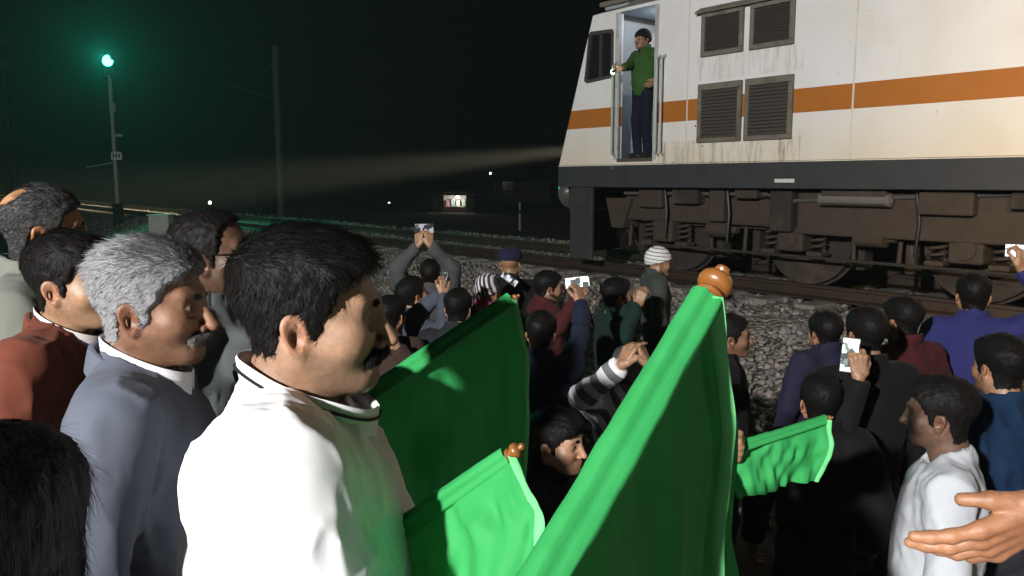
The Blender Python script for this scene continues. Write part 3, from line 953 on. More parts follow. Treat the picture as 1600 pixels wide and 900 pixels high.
# ------------------------------------------------------------------ ground, track bed and track
def ground_mat():
    m, nt, b = new_mat('dusty_ground')
    n1 = noise_of(nt, 3.0, 6, .6); n2 = noise_of(nt, 40.0, 5, .7)
    col = mixc(nt, n1, (.040, .036, .030), (.095, .084, .066))
    col = mixc(nt, ramp(nt, n2, .45, .65), col, (.13, .115, .09))
    L(nt, col, b.inputs['Base Color']); b.inputs['Roughness'].default_value = .95
    bn = nt.nodes.new('ShaderNodeBump'); bn.inputs['Strength'].default_value = .9; bn.inputs['Distance'].default_value = .04
    L(nt, n2, bn.inputs['Height']); L(nt, bn.outputs[0], b.inputs['Normal'])
    return m
def ballast_mat(name='ballast_gravel', scale=19.0):
    m, nt, b = new_mat(name)
    tc = nt.nodes.new('ShaderNodeTexCoord')
    v = nt.nodes.new('ShaderNodeTexVoronoi'); v.inputs['Scale'].default_value = scale; L(nt, tc.outputs['Object'], v.inputs['Vector'])
    sp = nt.nodes.new('ShaderNodeSeparateColor'); L(nt, v.outputs['Color'], sp.inputs[0])
    col = mixc(nt, sp.outputs[0], (.10, .09, .078), (.34, .31, .27))
    col = mixc(nt, ramp(nt, noise_of(nt, 2.2, 4), .45, .7), col, (.13, .10, .072))
    L(nt, col, b.inputs['Base Color']); b.inputs['Roughness'].default_value = .92
    bn = nt.nodes.new('ShaderNodeBump'); bn.inputs['Strength'].default_value = 1.0; bn.inputs['Distance'].default_value = .05
    mm = nt.nodes.new('ShaderNodeMath'); mm.operation = 'SUBTRACT'; mm.inputs[0].default_value = 1.0
    L(nt, v.outputs['Distance'], mm.inputs[1]); L(nt, mm.outputs[0], bn.inputs['Height']); L(nt, bn.outputs[0], b.inputs['Normal'])
    return m
m_ground = ground_mat(); m_ballast = ballast_mat()
# ground: one wide sheet
gx = np.concatenate([np.linspace(-600, -30, 12), np.linspace(-20, 20, 41), np.linspace(30, 600, 12)])
gy = np.concatenate([np.linspace(-60, -8, 6), np.linspace(-6, 20, 27), np.linspace(25, 900, 16)])
GV = []; GF = []
for i, x in enumerate(gx):
    for j, y in enumerate(gy):
        p = x * TN[0] + y * TN[1]
        z = float(np.interp(p, [3.3, 5.0, 5.6], [0, .26, .30])) if p < 8 else float(np.interp(p, [8, 14.5, 15.5], [.30, .03, .0]))
        GV.append((x, y, z - .004 + (.02 * math.sin(x * 2.1) * math.sin(y * 1.7) if abs(x) < 20 and 0 < y < 20 and p < 3 else 0)))
ny = len(gy)
for i in range(len(gx) - 1):
    for j in range(ny - 1):
        GF.append((i * ny + j, (i + 1) * ny + j, (i + 1) * ny + j + 1, i * ny + j + 1))
tag(mesh_obj('ground', GV, GF, m_ground), kind='structure')
# ballast bank
rs = np.random.default_rng(4)
ss = np.concatenate([-np.geomspace(400, 16, 60), np.arange(-15.5, 12, .22), np.arange(12.5, 30, 1.5)])
pp_ = np.concatenate([np.linspace(4.7, 7.6, 22), np.linspace(7.75, 11.0, 12), np.linspace(11.15, 15.2, 16)])
S_, P_ = np.meshgrid(ss, pp_, indexing='ij')
Z_ = np.interp(P_, GP, GZ)
q = np.stack([S_.ravel(), P_.ravel(), np.zeros(S_.size)], 1).astype(f32)
bumpy = (vnoise(q, 3.1, 1) - .5) * .10 + (vnoise(q, 8.0, 2) - .5) * .06 + (vnoise(q, .6, 5) - .5) * .10
Z_ = Z_ + bumpy.reshape(Z_.shape) * np.clip((P_ - 4.6) / .6, 0, 1) * np.clip((15.3 - P_) / .6, 0, 1)
heap = np.exp(-((P_ - 11.35) / .35) ** 2) * (.10 + .10 * (vnoise(q, 1.3, 8) - .5).reshape(Z_.shape))
Z_ = Z_ + heap + np.where((P_ < 4.8) | (P_ > 15.1), -.06, 0)
BV = (np.array([0, 0, 0]) + TD * (S_.ravel()[:, None] + S0) + TN * P_.ravel()[:, None]); BV[:, 2] = Z_.ravel()
n2_ = len(pp_)
ii, jj = np.meshgrid(np.arange(len(ss) - 1), np.arange(n2_ - 1), indexing='ij')
k0 = (ii * n2_ + jj).ravel()
BQ = np.stack([k0, k0 + n2_, k0 + n2_ + 1, k0 + 1], 1)
tag(mesh_obj('ballast_bank', BV, BQ, m_ballast), kind='structure')
# loose ballast stones
bm = bmesh.new(); bmesh.ops.create_icosphere(bm, subdivisions=1, radius=1.0)
bm.verts.index_update()
ico_v = np.array([v.co[:] for v in bm.verts]); ico_f = np.array([[v.index for v in f.verts] for f in bm.faces]); bm.free()
ico12 = np.array([(0, 0, 1)] + [(.894 * math.cos(a), .894 * math.sin(a), .447) for a in np.arange(5) * 2 * math.pi / 5] + [(.894 * math.cos(a), .894 * math.sin(a), -.447) for a in (np.arange(5) + .5) * 2 * math.pi / 5] + [(0, 0, -1)])
icof = [(0, 1 + k, 1 + (k + 1) % 5) for k in range(5)] + [(1 + k, 6 + k, 1 + (k + 1) % 5) for k in range(5)] + [(1 + (k + 1) % 5, 6 + k, 6 + (k + 1) % 5) for k in range(5)] + [(11, 6 + (k + 1) % 5, 6 + k) for k in range(5)]
icof = np.array(icof)
NST = 23000
sx = np.where(rs.random(NST) < .72, rs.uniform(-7, 8.5, NST), -7 - 26 * rs.random(NST) ** 1.5)
px_ = np.where(rs.random(NST) < .72, rs.uniform(4.4, 7.7, NST), rs.uniform(7.7, 11.9, NST))
zz = np.interp(px_, GP, GZ) + np.exp(-((px_ - 11.35) / .35) ** 2) * .10
ok = ~((px_ > 7.7) & (sx > 0) & (px_ > 8.6))
sx, px_, zz = sx[ok], px_[ok], zz[ok]; NST = len(sx)
cen = TD * (sx[:, None] + S0) + TN * px_[:, None]; cen[:, 2] = zz + .012
sz = rs.uniform(.018, .046, NST) * np.where(px_ < 5.0, .75, 1.0) * np.where(sx < -8, 1.4, 1.0)
V0 = ico12[None] * rs.uniform(.62, 1.25, (NST, 12, 1)) * (rs.uniform(.6, 1.2, (NST, 1, 3))) * sz[:, None, None]
an = rs.uniform(0, 6.28, NST); ca, sa = np.cos(an)[:, None], np.sin(an)[:, None]
tl = rs.uniform(-.8, .8, NST); ct_, st_ = np.cos(tl)[:, None], np.sin(tl)[:, None]
x1 = V0[:, :, 0]; y1 = V0[:, :, 1] * ct_ - V0[:, :, 2] * st_; z1 = V0[:, :, 1] * st_ + V0[:, :, 2] * ct_
V1 = np.stack([x1 * ca - y1 * sa, x1 * sa + y1 * ca, z1], 2) + cen[:, None, :]
FQ = (icof[None] + (np.arange(NST) * 12)[:, None, None]).reshape(-1, 3)
m_st, nt, bs = new_mat('ballast_stone')
at_ = nt.nodes.new('ShaderNodeAttribute'); at_.attribute_name = 'tone'
L(nt, mixc(nt, noise_of(nt, 30.0, 3), mixc(nt, 1.0, at_.outputs[0], (.7, .7, .7), 'MULTIPLY'), mixc(nt, 1.0, at_.outputs[0], (1.25, 1.25, 1.25), 'MULTIPLY')), bs.inputs['Base Color']); bs.inputs['Roughness'].default_value = .9
tn = np.array([.155, .143, .125]) * rs.uniform(.45, 1.75, (NST, 1)) * (1 + rs.normal(0, .06, (NST, 3)))
o = mesh_obj('ballast_stones', V1.reshape(-1, 3), FQ, m_st, smooth=False, attrs={'tone': np.repeat(np.clip(tn, .02, .6), 12, 0)})
tag(o, 'loose grey ballast stones covering the railway bank', 'gravel', kind='stuff')

# track: two rails on concrete sleepers
m_rail = plain('rail_steel', (.055, .040, .030), .5, .3, 6, metal=.5, dirt=(.09, .05, .03))
m_sleep = plain('sleeper_concrete', (.20, .18, .155), .9, .25, 10, .4, 80)
trk = empty('railway_track', tuple(track(0, PERP + 1.58, RAILZ)), TROT)
tag(trk, 'straight railway track of steel rails on concrete sleepers along the bank', 'track')
prof = [(-.075, -.17), (.075, -.17), (.075, -.155), (.012, -.13), (.012, -.045), (.035, -.035), (.035, -.006), (.028, 0), (-.028, 0), (-.035, -.006), (-.035, -.035), (-.012, -.045), (-.012, -.13), (-.075, -.155)]
for yy in (-.873, .873):
    mb = MB(); n = len(prof)
    V = [(x, yy + a, z) for x in (-380, 24) for a, z in prof]
    mb.add(V, [tuple(range(n - 1, -1, -1)), tuple(range(n, 2 * n))] + [(k, (k + 1) % n, n + (k + 1) % n, n + k) for k in range(n)])
    mb.build('rail', m_rail, trk)
slm = MB().box(-.125, .125, -1.37, 1.37, -.30, -.172, .02)
so = slm.build('sleeper', m_sleep, trk); so.location = (-40, 0, 0)
x = -39.4
while x < 14:
    c = so.copy(); link(c, trk); c.location = (x, 0, 0); x += .6
far = MB()
for k in range(260): far.box(-40.6 - k * .6 - .125, -40.6 - k * .6 + .125, -1.37, 1.37, -.30, -.172)
fo = far.build('far_sleepers', m_sleep, trk); fo['kind'] = 'stuff'

# raised platform under the front row
m_conc = plain('platform_concrete', (.22, .21, .19), .9, .2, 5, .5, 40, dirt=(.10, .09, .07))
tag(MB().box(-6, 2.4, -7.5, 2.62, -.05, PLAT, .02).build('platform', m_conc), kind='structure')
# ------------------------------------------------------------------ locomotive (x runs from nose to tail, y away from the viewer, z above the rails)
def loco_paint():
    m, nt, b = new_mat('loco_livery')
    tc = nt.nodes.new('ShaderNodeTexCoord'); sx_ = nt.nodes.new('ShaderNodeSeparateXYZ'); L(nt, tc.outputs['Object'], sx_.inputs[0])
    z = sx_.outputs[2]
    def gt(v):
        k = nt.nodes.new('ShaderNodeMath'); k.operation = 'GREATER_THAN'; L(nt, z, k.inputs[0]); k.inputs[1].default_value = v; return k.outputs[0]
    def sub(a, c):
        k = nt.nodes.new('ShaderNodeMath'); k.operation = 'SUBTRACT'; L(nt, a, k.inputs[0]); L(nt, c, k.inputs[1]); return k.outputs[0]
    cream = mixc(nt, ramp(nt, noise_of(nt, 1.3, 5, .6), .40, .85), (.74, .74, .74), (.66, .63, .55))
    n3 = noise_of(nt, 9.0, 6, .7)
    cream = mixc(nt, ramp(nt, n3, .64, .80), cream, (.40, .31, .19))
    mp = nt.nodes.new('ShaderNodeMapping'); mp.inputs['Scale'].default_value = (9, 9, .7); L(nt, tc.outputs['Object'], mp.inputs[0])
    streak = ramp(nt, noise_of(nt, 1.0, 4, .6, mp.outputs[0]), .62, 1.05)
    cream = mixc(nt, streak, cream, (.52, .46, .34))
    n5 = noise_of(nt, 3.4, 6, .75); cream = mixc(nt, ramp(nt, n5, .66, .74), cream, (.20, .145, .085))
    def band(sock, lo, hi):
        a_ = nt.nodes.new('ShaderNodeMath'); a_.operation = 'GREATER_THAN'; L(nt, sock, a_.inputs[0]); a_.inputs[1].default_value = lo
        b_ = nt.nodes.new('ShaderNodeMath'); b_.operation = 'LESS_THAN'; L(nt, sock, b_.inputs[0]); b_.inputs[1].default_value = hi
        c_ = nt.nodes.new('ShaderNodeMath'); c_.operation = 'MULTIPLY'; L(nt, a_.outputs[0], c_.inputs[0]); L(nt, b_.outputs[0], c_.inputs[1]); return c_.outputs[0]
    def mul(a, c):
        k = nt.nodes.new('ShaderNodeMath'); k.operation = 'MULTIPLY'; L(nt, a, k.inputs[0]); L(nt, c, k.inputs[1]); return k.outputs[0]
    mp2 = nt.nodes.new('ShaderNodeMapping'); mp2.inputs['Scale'].default_value = (14, 14, 1.6); L(nt, tc.outputs['Object'], mp2.inputs[0])
    drip = ramp(nt, noise_of(nt, 1.0, 5, .7, mp2.outputs[0]), .48, .72)
    cream = mixc(nt, mul(drip, mul(band(sx_.outputs[0], 1.85, 3.80), band(z, 1.3, 1.66))), cream, (.30, .22, .13))
    cream = mixc(nt, mul(drip, mul(band(sx_.outputs[0], 2.40, 3.80), band(z, 2.34, 2.63))), cream, (.46, .38, .26))
    blot = ramp(nt, noise_of(nt, 16.0, 3, .6), .66, .70)
    cream = mixc(nt, mul(blot, mul(band(sx_.outputs[0], 1.85, 3.0), band(z, 1.3, 1.85))), cream, (.09, .05, .03))
    cream = mixc(nt, ramp(nt, z, 2.1, 1.4), cream, mixc(nt, 1.0, cream, (.93, .86, .72), 'MULTIPLY'))
    orange = mixc(nt, noise_of(nt, 6.0, 4), (.34, .115, .018), (.42, .155, .028))
    col = mixc(nt, sub(gt(1.895), gt(2.145)), cream, orange)
    grey = mixc(nt, noise_of(nt, 5.0, 4), (.028, .030, .034), (.052, .053, .055))
    col = mixc(nt, gt(1.385), grey, col)
    roof = mixc(nt, noise_of(nt, 6.0, 4), (.09, .085, .075), (.17, .16, .14))
    col = mixc(nt, gt(3.372), col, roof)
    L(nt, col, b.inputs['Base Color'])
    b.inputs['Roughness'].default_value = .42
    bn = nt.nodes.new('ShaderNodeBump'); bn.inputs['Strength'].default_value = .12; bn.inputs['Distance'].default_value = .03
    L(nt, noise_of(nt, 2.5, 2), bn.inputs['Height']); L(nt, bn.outputs[0], b.inputs['Normal'])
    return m
m_livery = loco_paint()
m_under = plain('underframe_grime', (.027, .021, .016), .85, .4, 7, .5, 40, dirt=(.075, .055, .038))
m_bogie = plain('bogie_brown', (.046, .033, .023), .8, .35, 5, .5, 30, dirt=(.05, .036, .026))
m_steel = plain('dull_steel', (.16, .15, .14), .5, .3, 9, metal=.6)
m_black = plain('black_paint', (.012, .012, .013), .5, .3, 9)
m_mesh = plain('louvre_grime', (.060, .054, .044), .8, .3, 30, .5, 120)
m_frame = plain('louvre_frame', (.15, .135, .105), .7, .3, 14, .3, 60, dirt=(.07, .055, .04))
m_glass, _nt, _b = new_mat('dark_glass'); _b.inputs['Base Color'].default_value = (.012, .013, .014, 1); _b.inputs['Roughness'].default_value = .08
m_cabin = plain('cab_interior', (.30, .33, .36), .7, .15, 6)
loco = empty('locomotive', tuple(track(0, PERP, RAILZ)), TROT)
tag(loco, 'white electric locomotive with orange stripe and slanted cab, crew door open', 'locomotive')
LEN, WID = 15.0, 3.16
ZB, ZT = 1.40, 3.36
def nose_x(z): return float(np.interp(z, [1.05, 1.38, 3.36, 3.75], [.0, .0, .655, .80]))
DX0, DX1, DZ0, DZ1 = 1.10, 1.80, 1.46, 3.33
# near body side, built round the crew door and the cab window
WIN = [(.62, 3.16), (1.02, 3.14), (1.045, 3.10), (1.05, 2.56), (1.02, 2.52), (.56, 2.49), (.505, 2.53), (.52, 2.60), (.585, 3.12)]
mb = MB()
outer = [(nose_x(ZT), ZT), (DX0, ZT), (DX0, 2.80), (DX0, ZB), (.55, ZB), (nose_x(ZB), ZB), (nose_x(2.0), 2.0), (nose_x(2.6), 2.6), (nose_x(3.0), 3.0)]
V = [(a, 0, b_) for a, b_ in outer] + [(a, 0, b_) for a, b_ in WIN]
Fs = [(k, (k + 1) % 9, 9 + (k + 1) % 9, 9 + k) for k in range(9)]
mb.add(V, [f[::-1] for f in Fs])
V = [(a, 0, b_) for a, b_ in WIN] + [(a, .05, b_) for a, b_ in WIN]
mb.add(V, [(k, 9 + k, 9 + (k + 1) % 9, (k + 1) % 9) for k in range(9)])
def quad(x0, x1, z0, z1, y=0.0): mb.add([(x0, y, z0), (x1, y, z0), (x1, y, z1), (x0, y, z1)], [(0, 1, 2, 3)])
quad(DX0, DX1, ZB, DZ0); quad(DX0, DX1, DZ1, ZT)
xs = [DX1, 2.9, 4.4, 6.0, 9.0, 12.0, LEN]
for a, c in zip(xs[:-1], xs[1:]): quad(a, c, ZB, ZT)
# door reveals
for f in (((DX0, 0), (DX0, .12)), ((DX1, .12), (DX1, 0))):
    (xa, ya), (xb, yb) = f
    mb.add([(xa, ya, DZ0), (xb, yb, DZ0), (xb, yb, DZ1), (xa, ya, DZ1)], [(0, 1, 2, 3)])
# roof
rp = [(0, ZT), (.02, 3.46), (.10, 3.56), (.30, 3.66), (.9, 3.78), (WID / 2, 3.82), (WID - .9, 3.78), (WID - .3, 3.66), (WID - .1, 3.56), (WID - .02, 3.46), (WID, ZT)]
V = []
for x_, fz in ((.665, .12), (1.05, .30), (1.25, .45), (1.34, 1.0), (LEN, 1.0)):
    for y_, z_ in rp: V.append((x_, y_, ZT + (z_ - ZT) * fz))
n = len(rp)
mb.add(V, [(i * n + k, (i + 1) * n + k, (i + 1) * n + k + 1, i * n + k + 1) for i in range(4) for k in range(n - 1)])
# far side, front and back
mb.add([(0, WID, 1.38), (LEN, WID, 1.38), (LEN, WID, ZT), (nose_x(ZT), WID, ZT)], [(3, 2, 1, 0)])
zs = [1.38, 2.0, 2.45, 3.10, ZT]
V = [(nose_x(z_), y_, z_) for z_ in zs for y_ in (0, WID)]
mb.add(V, [(2 * k, 2 * k + 2, 2 * k + 3, 2 * k + 1) for k in range(4)])
front_roof = [(.665, y_, ZT + (z_ - ZT) * .12) for y_, z_ in rp]
mb.add(front_roof, [tuple(range(n))])
mb.add([(LEN, 0, 1.38), (LEN, WID, 1.38), (LEN, WID, ZT), (LEN, 0, ZT)], [(0, 1, 2, 3)])
mb.add([(LEN, y_, z_) for y_, z_ in rp], [tuple(range(n - 1, -1, -1))])
body_o = mb.build('body_shell', m_livery, loco)
# sole bar under the body, with its plates
sb = MB().box(.0, LEN, -.012, .16, 1.10, 1.396, .008).build('sole_bar', m_livery, loco)
MB().box(3.52, 3.76, -.018, -.010, 1.165, 1.205).build('builder_plate', plain('plate_white', (.55, .54, .50), .6), sb)
MB().box(1.02, 1.10, -.018, -.010, 1.33, 1.37).build('lamp_bracket', m_steel, sb)
# roof gear
rg = MB()
rg.box(1.9, 4.9, .5, WID - .5, 3.80, 3.98, .03); rg.box(6.2, 9.0, .5, WID - .5, 3.80, 4.02, .03)
rg.build('roof_hatch', m_frame, loco)
MB().box(.80, 4.4, -.03, .05, 3.44, 3.50, .01).build('rain_gutter', m_frame, loco)
pt = MB(); pt.tube([(2.2, .8, 4.0), (3.6, 1.0, 4.28), (2.4, 1.1, 4.6)], .03, 6); pt.tube([(2.2, 2.3, 4.0), (3.6, 2.1, 4.28), (2.4, 2.0, 4.6)], .03, 6); pt.tube([(2.4, .8, 4.62), (2.4, 2.3, 4.62)], .035, 6)
pt.build('pantograph', m_steel, loco, True)
# cab side window, windscreens, head lamp
ww = MB(); c_ = np.mean(np.array(WIN), 0)
inn = [tuple(c_ + (np.array(v) - c_) * .86) for v in WIN]
V = [(a, -.012, b_) for a, b_ in WIN] + [(a, -.012, b_) for a, b_ in inn] + [(a, .03, b_) for a, b_ in inn] + [(a, .001, b_) for a, b_ in WIN]
ww.add(V, [((k + 1) % 9, k, 9 + k, 9 + (k + 1) % 9) for k in range(9)] + [(9 + (k + 1) % 9, 9 + k, 18 + k, 18 + (k + 1) % 9) for k in range(9)] + [(27 + (k + 1) % 9, 27 + k, k, (k + 1) % 9) for k in range(9)])
wf = ww.build('window', plain('window_rubber', (.045, .043, .040), .7), loco)
MB().add([(a, .022, b_) for a, b_ in WIN], [tuple(range(8, -1, -1))]).build('pane', m_glass, wf)
MB().box(.79, .815, -.006, .03, 2.52, 3.14).build('window_bar', plain('window_rubber', (.045, .043, .040), .7), wf)
for y0, y1 in ((.28, 1.50), (1.66, 2.88)):
    V = [(nose_x(z_) - .012, y_, z_) for z_, y_ in ((2.50, y0), (2.50, y1), (3.15, y1), (3.15, y0))]
    w2 = MB().add(V, [(0, 3, 2, 1)]).build('windscreen', m_glass, loco)
hl = MB().lathe((.02, 1.58, 1.74), (.20, 1.58, 1.74), [(0, .0), (.02, .15), (.9, .17), (1, .0)], 20).build('headlight', m_black, loco, True)
MB().lathe((.008, 1.58, 1.74), (.016, 1.58, 1.74), [(0, .0), (.1, .125), (.9, .125), (1, 0)], 20).build('lens', emit('headlight_lens', (1, .93, .78), 25.0), hl, True)
# crew door, frames, hand rails
dm = plain('door_frame_grey', (.42, .42, .41), .5, .2, 10, dirt=(.2, .17, .13))
for x0, x1, nm in ((DX0 - .012, DX0 + .045, 'door_jamb'), (DX1 - .045, DX1 + .012, 'door_jamb')):
    MB().box(x0, x1, -.015, .02, DZ0, DZ1, .004).build(nm, dm, loco)
MB().box(DX0 + .045, DX1 - .045, -.02, .05, DZ0 - .03, DZ0 + .012, .004).build('door_sill', m_steel, loco)
MB().add([(DX1 - .10, .06, DZ0 + .02), (DX1 - .045, .62, DZ0 + .02), (DX1 - .045, .62, DZ1 - .03), (DX1 - .10, .06, DZ1 - .03), (DX1 - .065, .055, DZ0 + .02), (DX1 - .01, .615, DZ0 + .02), (DX1 - .01, .615, DZ1 - .03), (DX1 - .065, .055, DZ1 - .03)],
    [(0, 1, 2, 3), (4, 7, 6, 5), (0, 3, 7, 4), (1, 5, 6, 2), (0, 4, 5, 1), (3, 2, 6, 7)]).build('crew_door', m_cabin, loco)
for x_ in (DX0 + .012, DX1 + .055, DX1 + .13):
    hb = MB().tube([(x_, -.005, 1.50), (x_, -.075, 1.54), (x_, -.075, 2.66), (x_, -.005, 2.70)], .017, 8)
    hb.build('hand_rail', plain('rail_grey', (.40, .40, .38), .45, .2, 9, metal=.4), loco, True)
# cab inside
ci = MB()
ci.box(.75, 2.05, .03, 3.0, 1.42, 1.455); ci.box(2.05, 2.09, .03, 3.0, 1.44, 3.4); ci.box(.85, 2.05, .03, 3.0, 3.40, 3.44)
ci.box(.45, .80, .35, 2.9, 1.46, 2.35)
ci.build('cab_lining', m_cabin, loco)
MB().box(1.40, 1.52, .55, .95, 3.36, 3.398).build('cab_lamp', emit('cab_tube', (.8, .9, 1.0), 9.0), loco)
# louvre boxes
def louvre(x0, x1, z0, z1, hood):
    o = MB()
    w = .05
    o.box(x0, x1, -.045, .0, z1 - w * 1.5, z1, .006); o.box(x0, x1, -.045, .0, z0, z0 + w, .006)
    o.box(x0, x0 + w, -.043, .0, z0 + w, z1 - w * 1.5, .006); o.box(x1 - w, x1, -.043, .0, z0 + w, z1 - w * 1.5, .006)
    if hood: o.add([(x0 - .05, 0, z1 + .05), (x1 + .05, 0, z1 + .05), (x1 + .05, -.10, z1 - .01), (x0 - .05, -.10, z1 - .01), (x0 - .05, 0, z1 + .02), (x1 + .05, 0, z1 + .02), (x1 + .05, -.095, z1 - .03), (x0 - .05, -.095, z1 - .03)],
                   [(0, 3, 2, 1), (4, 5, 6, 7), (3, 7, 6, 2), (0, 4, 7, 3), (1, 2, 6, 5)])
    r = o.build('louvre', m_frame, loco)
    MB().box(x0 + w, x1 - w, -.010, -.003, z0 + w, z1 - w * 1.5).build('louvre_backing', m_mesh, r)
    k = 14; hh = (z1 - w * 1.5 - z0 - w) / k
    sl = MB().add([(x0 + w, -.034, 0), (x1 - w, -.034, 0), (x1 - w, -.012, hh * .75), (x0 + w, -.012, hh * .75), (x0 + w, -.030, -.004), (x1 - w, -.030, -.004)], [(0, 1, 2, 3), (4, 5, 1, 0)])
    s0 = sl.build('slat', m_mesh, r); s0.location = (0, 0, z0 + w + .004)
    for j in range(1, k):
        c = s0.copy(); link(c, r); c.location = (0, 0, z0 + w + .004 + hh * j)
for x0, x1, z0, z1, h_ in ((2.48, 3.05, 2.61, 3.12, 1), (3.14, 3.68, 2.61, 3.12, 1), (2.46, 3.06, 1.63, 2.30, 0), (3.11, 3.70, 1.63, 2.30, 0), (8.2, 8.8, 1.63, 2.30, 0), (8.9, 9.5, 1.63, 2.30, 0)):
    louvre(x0, x1, z0, z1, h_)
# seams between the body panels
for x_ in (2.27, 4.35, 6.9, 9.9):
    MB().box(x_, x_ + .018, -.004, .002, 1.40, 3.36).build('panel_seam', plain('seam_cream', (.60, .57, .50), .6), loco)
# buffers, coupler, cattle guard
for y_ in (.60, 2.56):
    bf = MB().lathe((-.42, y_, 1.02), (.02, y_, 1.02), [(0, .0), (.005, .235), (.07, .245), (.10, .12), (.55, .12), (.56, .16), (1, .17)], 22)
    bf.build('buffer', plain('buffer_steel', (.30, .29, .27), .35, .2, 9, metal=.7), loco, True)
MB().box(-.45, .05, 1.45, 1.72, .92, 1.14, .03).build('coupler', m_under, loco)
MB().tube([(-.12, .9, .95), (-.25, .92, .55), (-.10, .95, .30)], .025, 8).build('brake_hose', m_black, loco, True)
MB().box(.0, .08, .2, WID - .2, .78, 1.10).build('headstock', m_under, loco)
MB().box(.22, .66, .02, .07, .10, 1.095, .01).build('step_plate', plain('step_grey', (.030, .030, .031), .7, .3, 8, dirt=(.045, .038, .03)), loco)
V = [(-.05, .30, .12), (-.30, 1.58, .12), (-.05, 2.86, .12), (.05, .30, .75), (-.10, 1.58, .75), (.05, 2.86, .75)]
MB().add(V, [(0, 3, 4, 1), (1, 4, 5, 2), (0, 1, 4, 3), (1, 2, 5, 4)]).build('cattle_guard', m_under, loco)
MB().add([(.70, .25, .95), (1.18, .25, .95), (1.02, .25, .55), (.82, .25, .55), (.70, .55, .95), (1.18, .55, .95), (1.02, .55, .55), (.82, .55, .55)],
    [(0, 3, 2, 1), (4, 5, 6, 7), (0, 4, 7, 3), (1, 2, 6, 5), (3, 7, 6, 2), (0, 1, 5, 4)]).build('sand_box', m_bogie, loco)
MB().tube([(.92, .40, .56), (.98, .62, .30), (1.02, .74, .06)], .02, 6).build('sand_pipe', m_under, loco, True)
# bogie
def bogie(x0):
    b_ = MB().box(x0 - 2.55, x0 + 2.55, .30, .46, .66, .98, .03)
    b_.box(x0 + .10, x0 + 2.50, .24, .30, .60, 1.06, .02)
    b_.box(x0 - 2.2, x0 + 2.2, .46, WID - .46, .62, .86)
    fr = b_.build('bogie_frame', m_bogie, loco)
    for k, xx in enumerate((x0 - 1.85, x0, x0 + 1.85)):
        for yy in (.71, WID - .71):
            sgn = -1 if yy < WID / 2 else 1
            w_ = MB().lathe((xx, yy + .07 * sgn, .546), (xx, yy - .07 * sgn, .546), [(0, 0), (.01, .36), (.05, .40), (.10, .50), (.12, .545), (.82, .552), (.83, .58), (.99, .575), (1, 0)], 32)
            w_.build('wheel', m_under, loco, True)
        MB().tube([(xx, .5, .546), (xx, WID - .5, .546)], .09, 10).build('axle', m_under, loco, True)
        ab = MB().box(xx - .16, xx + .16, .27, .52, .40, .68, .03); ab.lathe((xx, .25, .54), (xx, .30, .54), [(0, 0), (.02, .10), (1, .12)], 14)
        abx = ab.build('axle_box', m_bogie, loco)
        for dx in (-.29, .29):
            pts = [(xx + dx + .075 * math.cos(a), .38 + .075 * math.sin(a), .42 + .34 * a / (10 * math.pi)) for a in np.linspace(0, 10 * math.pi, 81)]
            MB().tube(pts, .017, 6).build('coil_spring', m_bogie, abx, True)
            MB().box(xx + dx - .09, xx + dx + .09, .29, .47, .36, .41, .01).build('spring_seat', m_bogie, abx)
        for dx in (-.66, .66):
            MB().box(xx + dx - .05, xx + dx + .05, .60, .80, .22, .70, .02).build('brake_block', m_under, loco)
            MB().tube([(xx + dx, .42, .86), (xx + dx * 1.04, .42, .30)], .025, 6).build('brake_hanger', m_bogie, loco, True)
    for xx in (x0 - .95, x0 + .95):
        MB().lathe((xx - .20, .34, .60), (xx + .22, .34, .60), [(0, .05), (.02, .10), (.75, .10), (.78, .05), (1, .04)], 14).build('brake_cylinder', m_bogie, loco, True)
    MB().tube([(x0 - 2.5, .26, 1.02), (x0 - .3, .26, 1.03), (x0, .22, .96), (x0 + 2.5, .22, 1.08)], .022, 7).build('air_pipe', m_steel, loco, True)
    MB().tube([(x0 - 2.2, .27, .36), (x0 + 2.3, .27, .34)], .018, 7).build('brake_rod', m_under, loco, True)
bogie(3.55)
bogie(11.5)
rr = random.Random(5)
for k, (xa, xb, za, zb, yy) in enumerate([(1.35, 1.75, .84, 1.08, .18), (1.95, 2.35, .90, 1.09, .14), (2.5, 2.72, .70, 1.09, .17), (2.9, 3.2, .98, 1.09, .12), (3.35, 3.62, .62, 1.09, .16), (4.0, 4.7, .93, 1.09, .10), (5.0, 5.5, .86, 1.08, .12), (5.8, 6.6, .93, 1.09, .12), (6.7, 8.6, .42, 1.09, .10)]):
    MB().box(xa, xb, yy, yy + .25, za, zb, .02).build(['equipment_box', 'equipment_box', 'damper_bracket', 'junction_box', 'damper_bracket', 'equipment_box', 'equipment_box', 'equipment_box', 'battery_box'][k], [m_bogie, m_under, m_bogie][k % 3], loco)
MB().lathe((3.95, .16, .99), (4.75, .16, .99), [(0, .02), (.03, .07), (.97, .07), (1, .02)], 14).build('air_reservoir', plain('reservoir_grey', (.12, .115, .10), .6), loco, True)
for xa, za in ((2.75, .80), (4.95, .78), (1.80, .80)):
    MB().tube([(xa, .20, za + .28), (xa + .06, .17, za), (xa + .02, .2, za - .34)], .016, 6).build('hose', m_black, loco, True)
# head lamp beam and cab lamp light
_p = track(-.03, PERP + 1.58, RAILZ + 1.74); _t = track(-45, PERP + 1.58, RAILZ + .05)
spot('headlight_beam', tuple(_p), tuple(_t), 270000, (1.0, .86, .58), 6.4, 1.0, .08)
d = bpy.data.lights.new('cab_lamp_light', 'POINT'); d.energy = 14; d.color = (.8, .9, 1.0); d.shadow_soft_size = .12
o = bpy.data.objects.new('cab_lamp_light', d); o.location = tuple(track(1.46, PERP + .75, RAILZ + 3.28)); COL.objects.link(o)
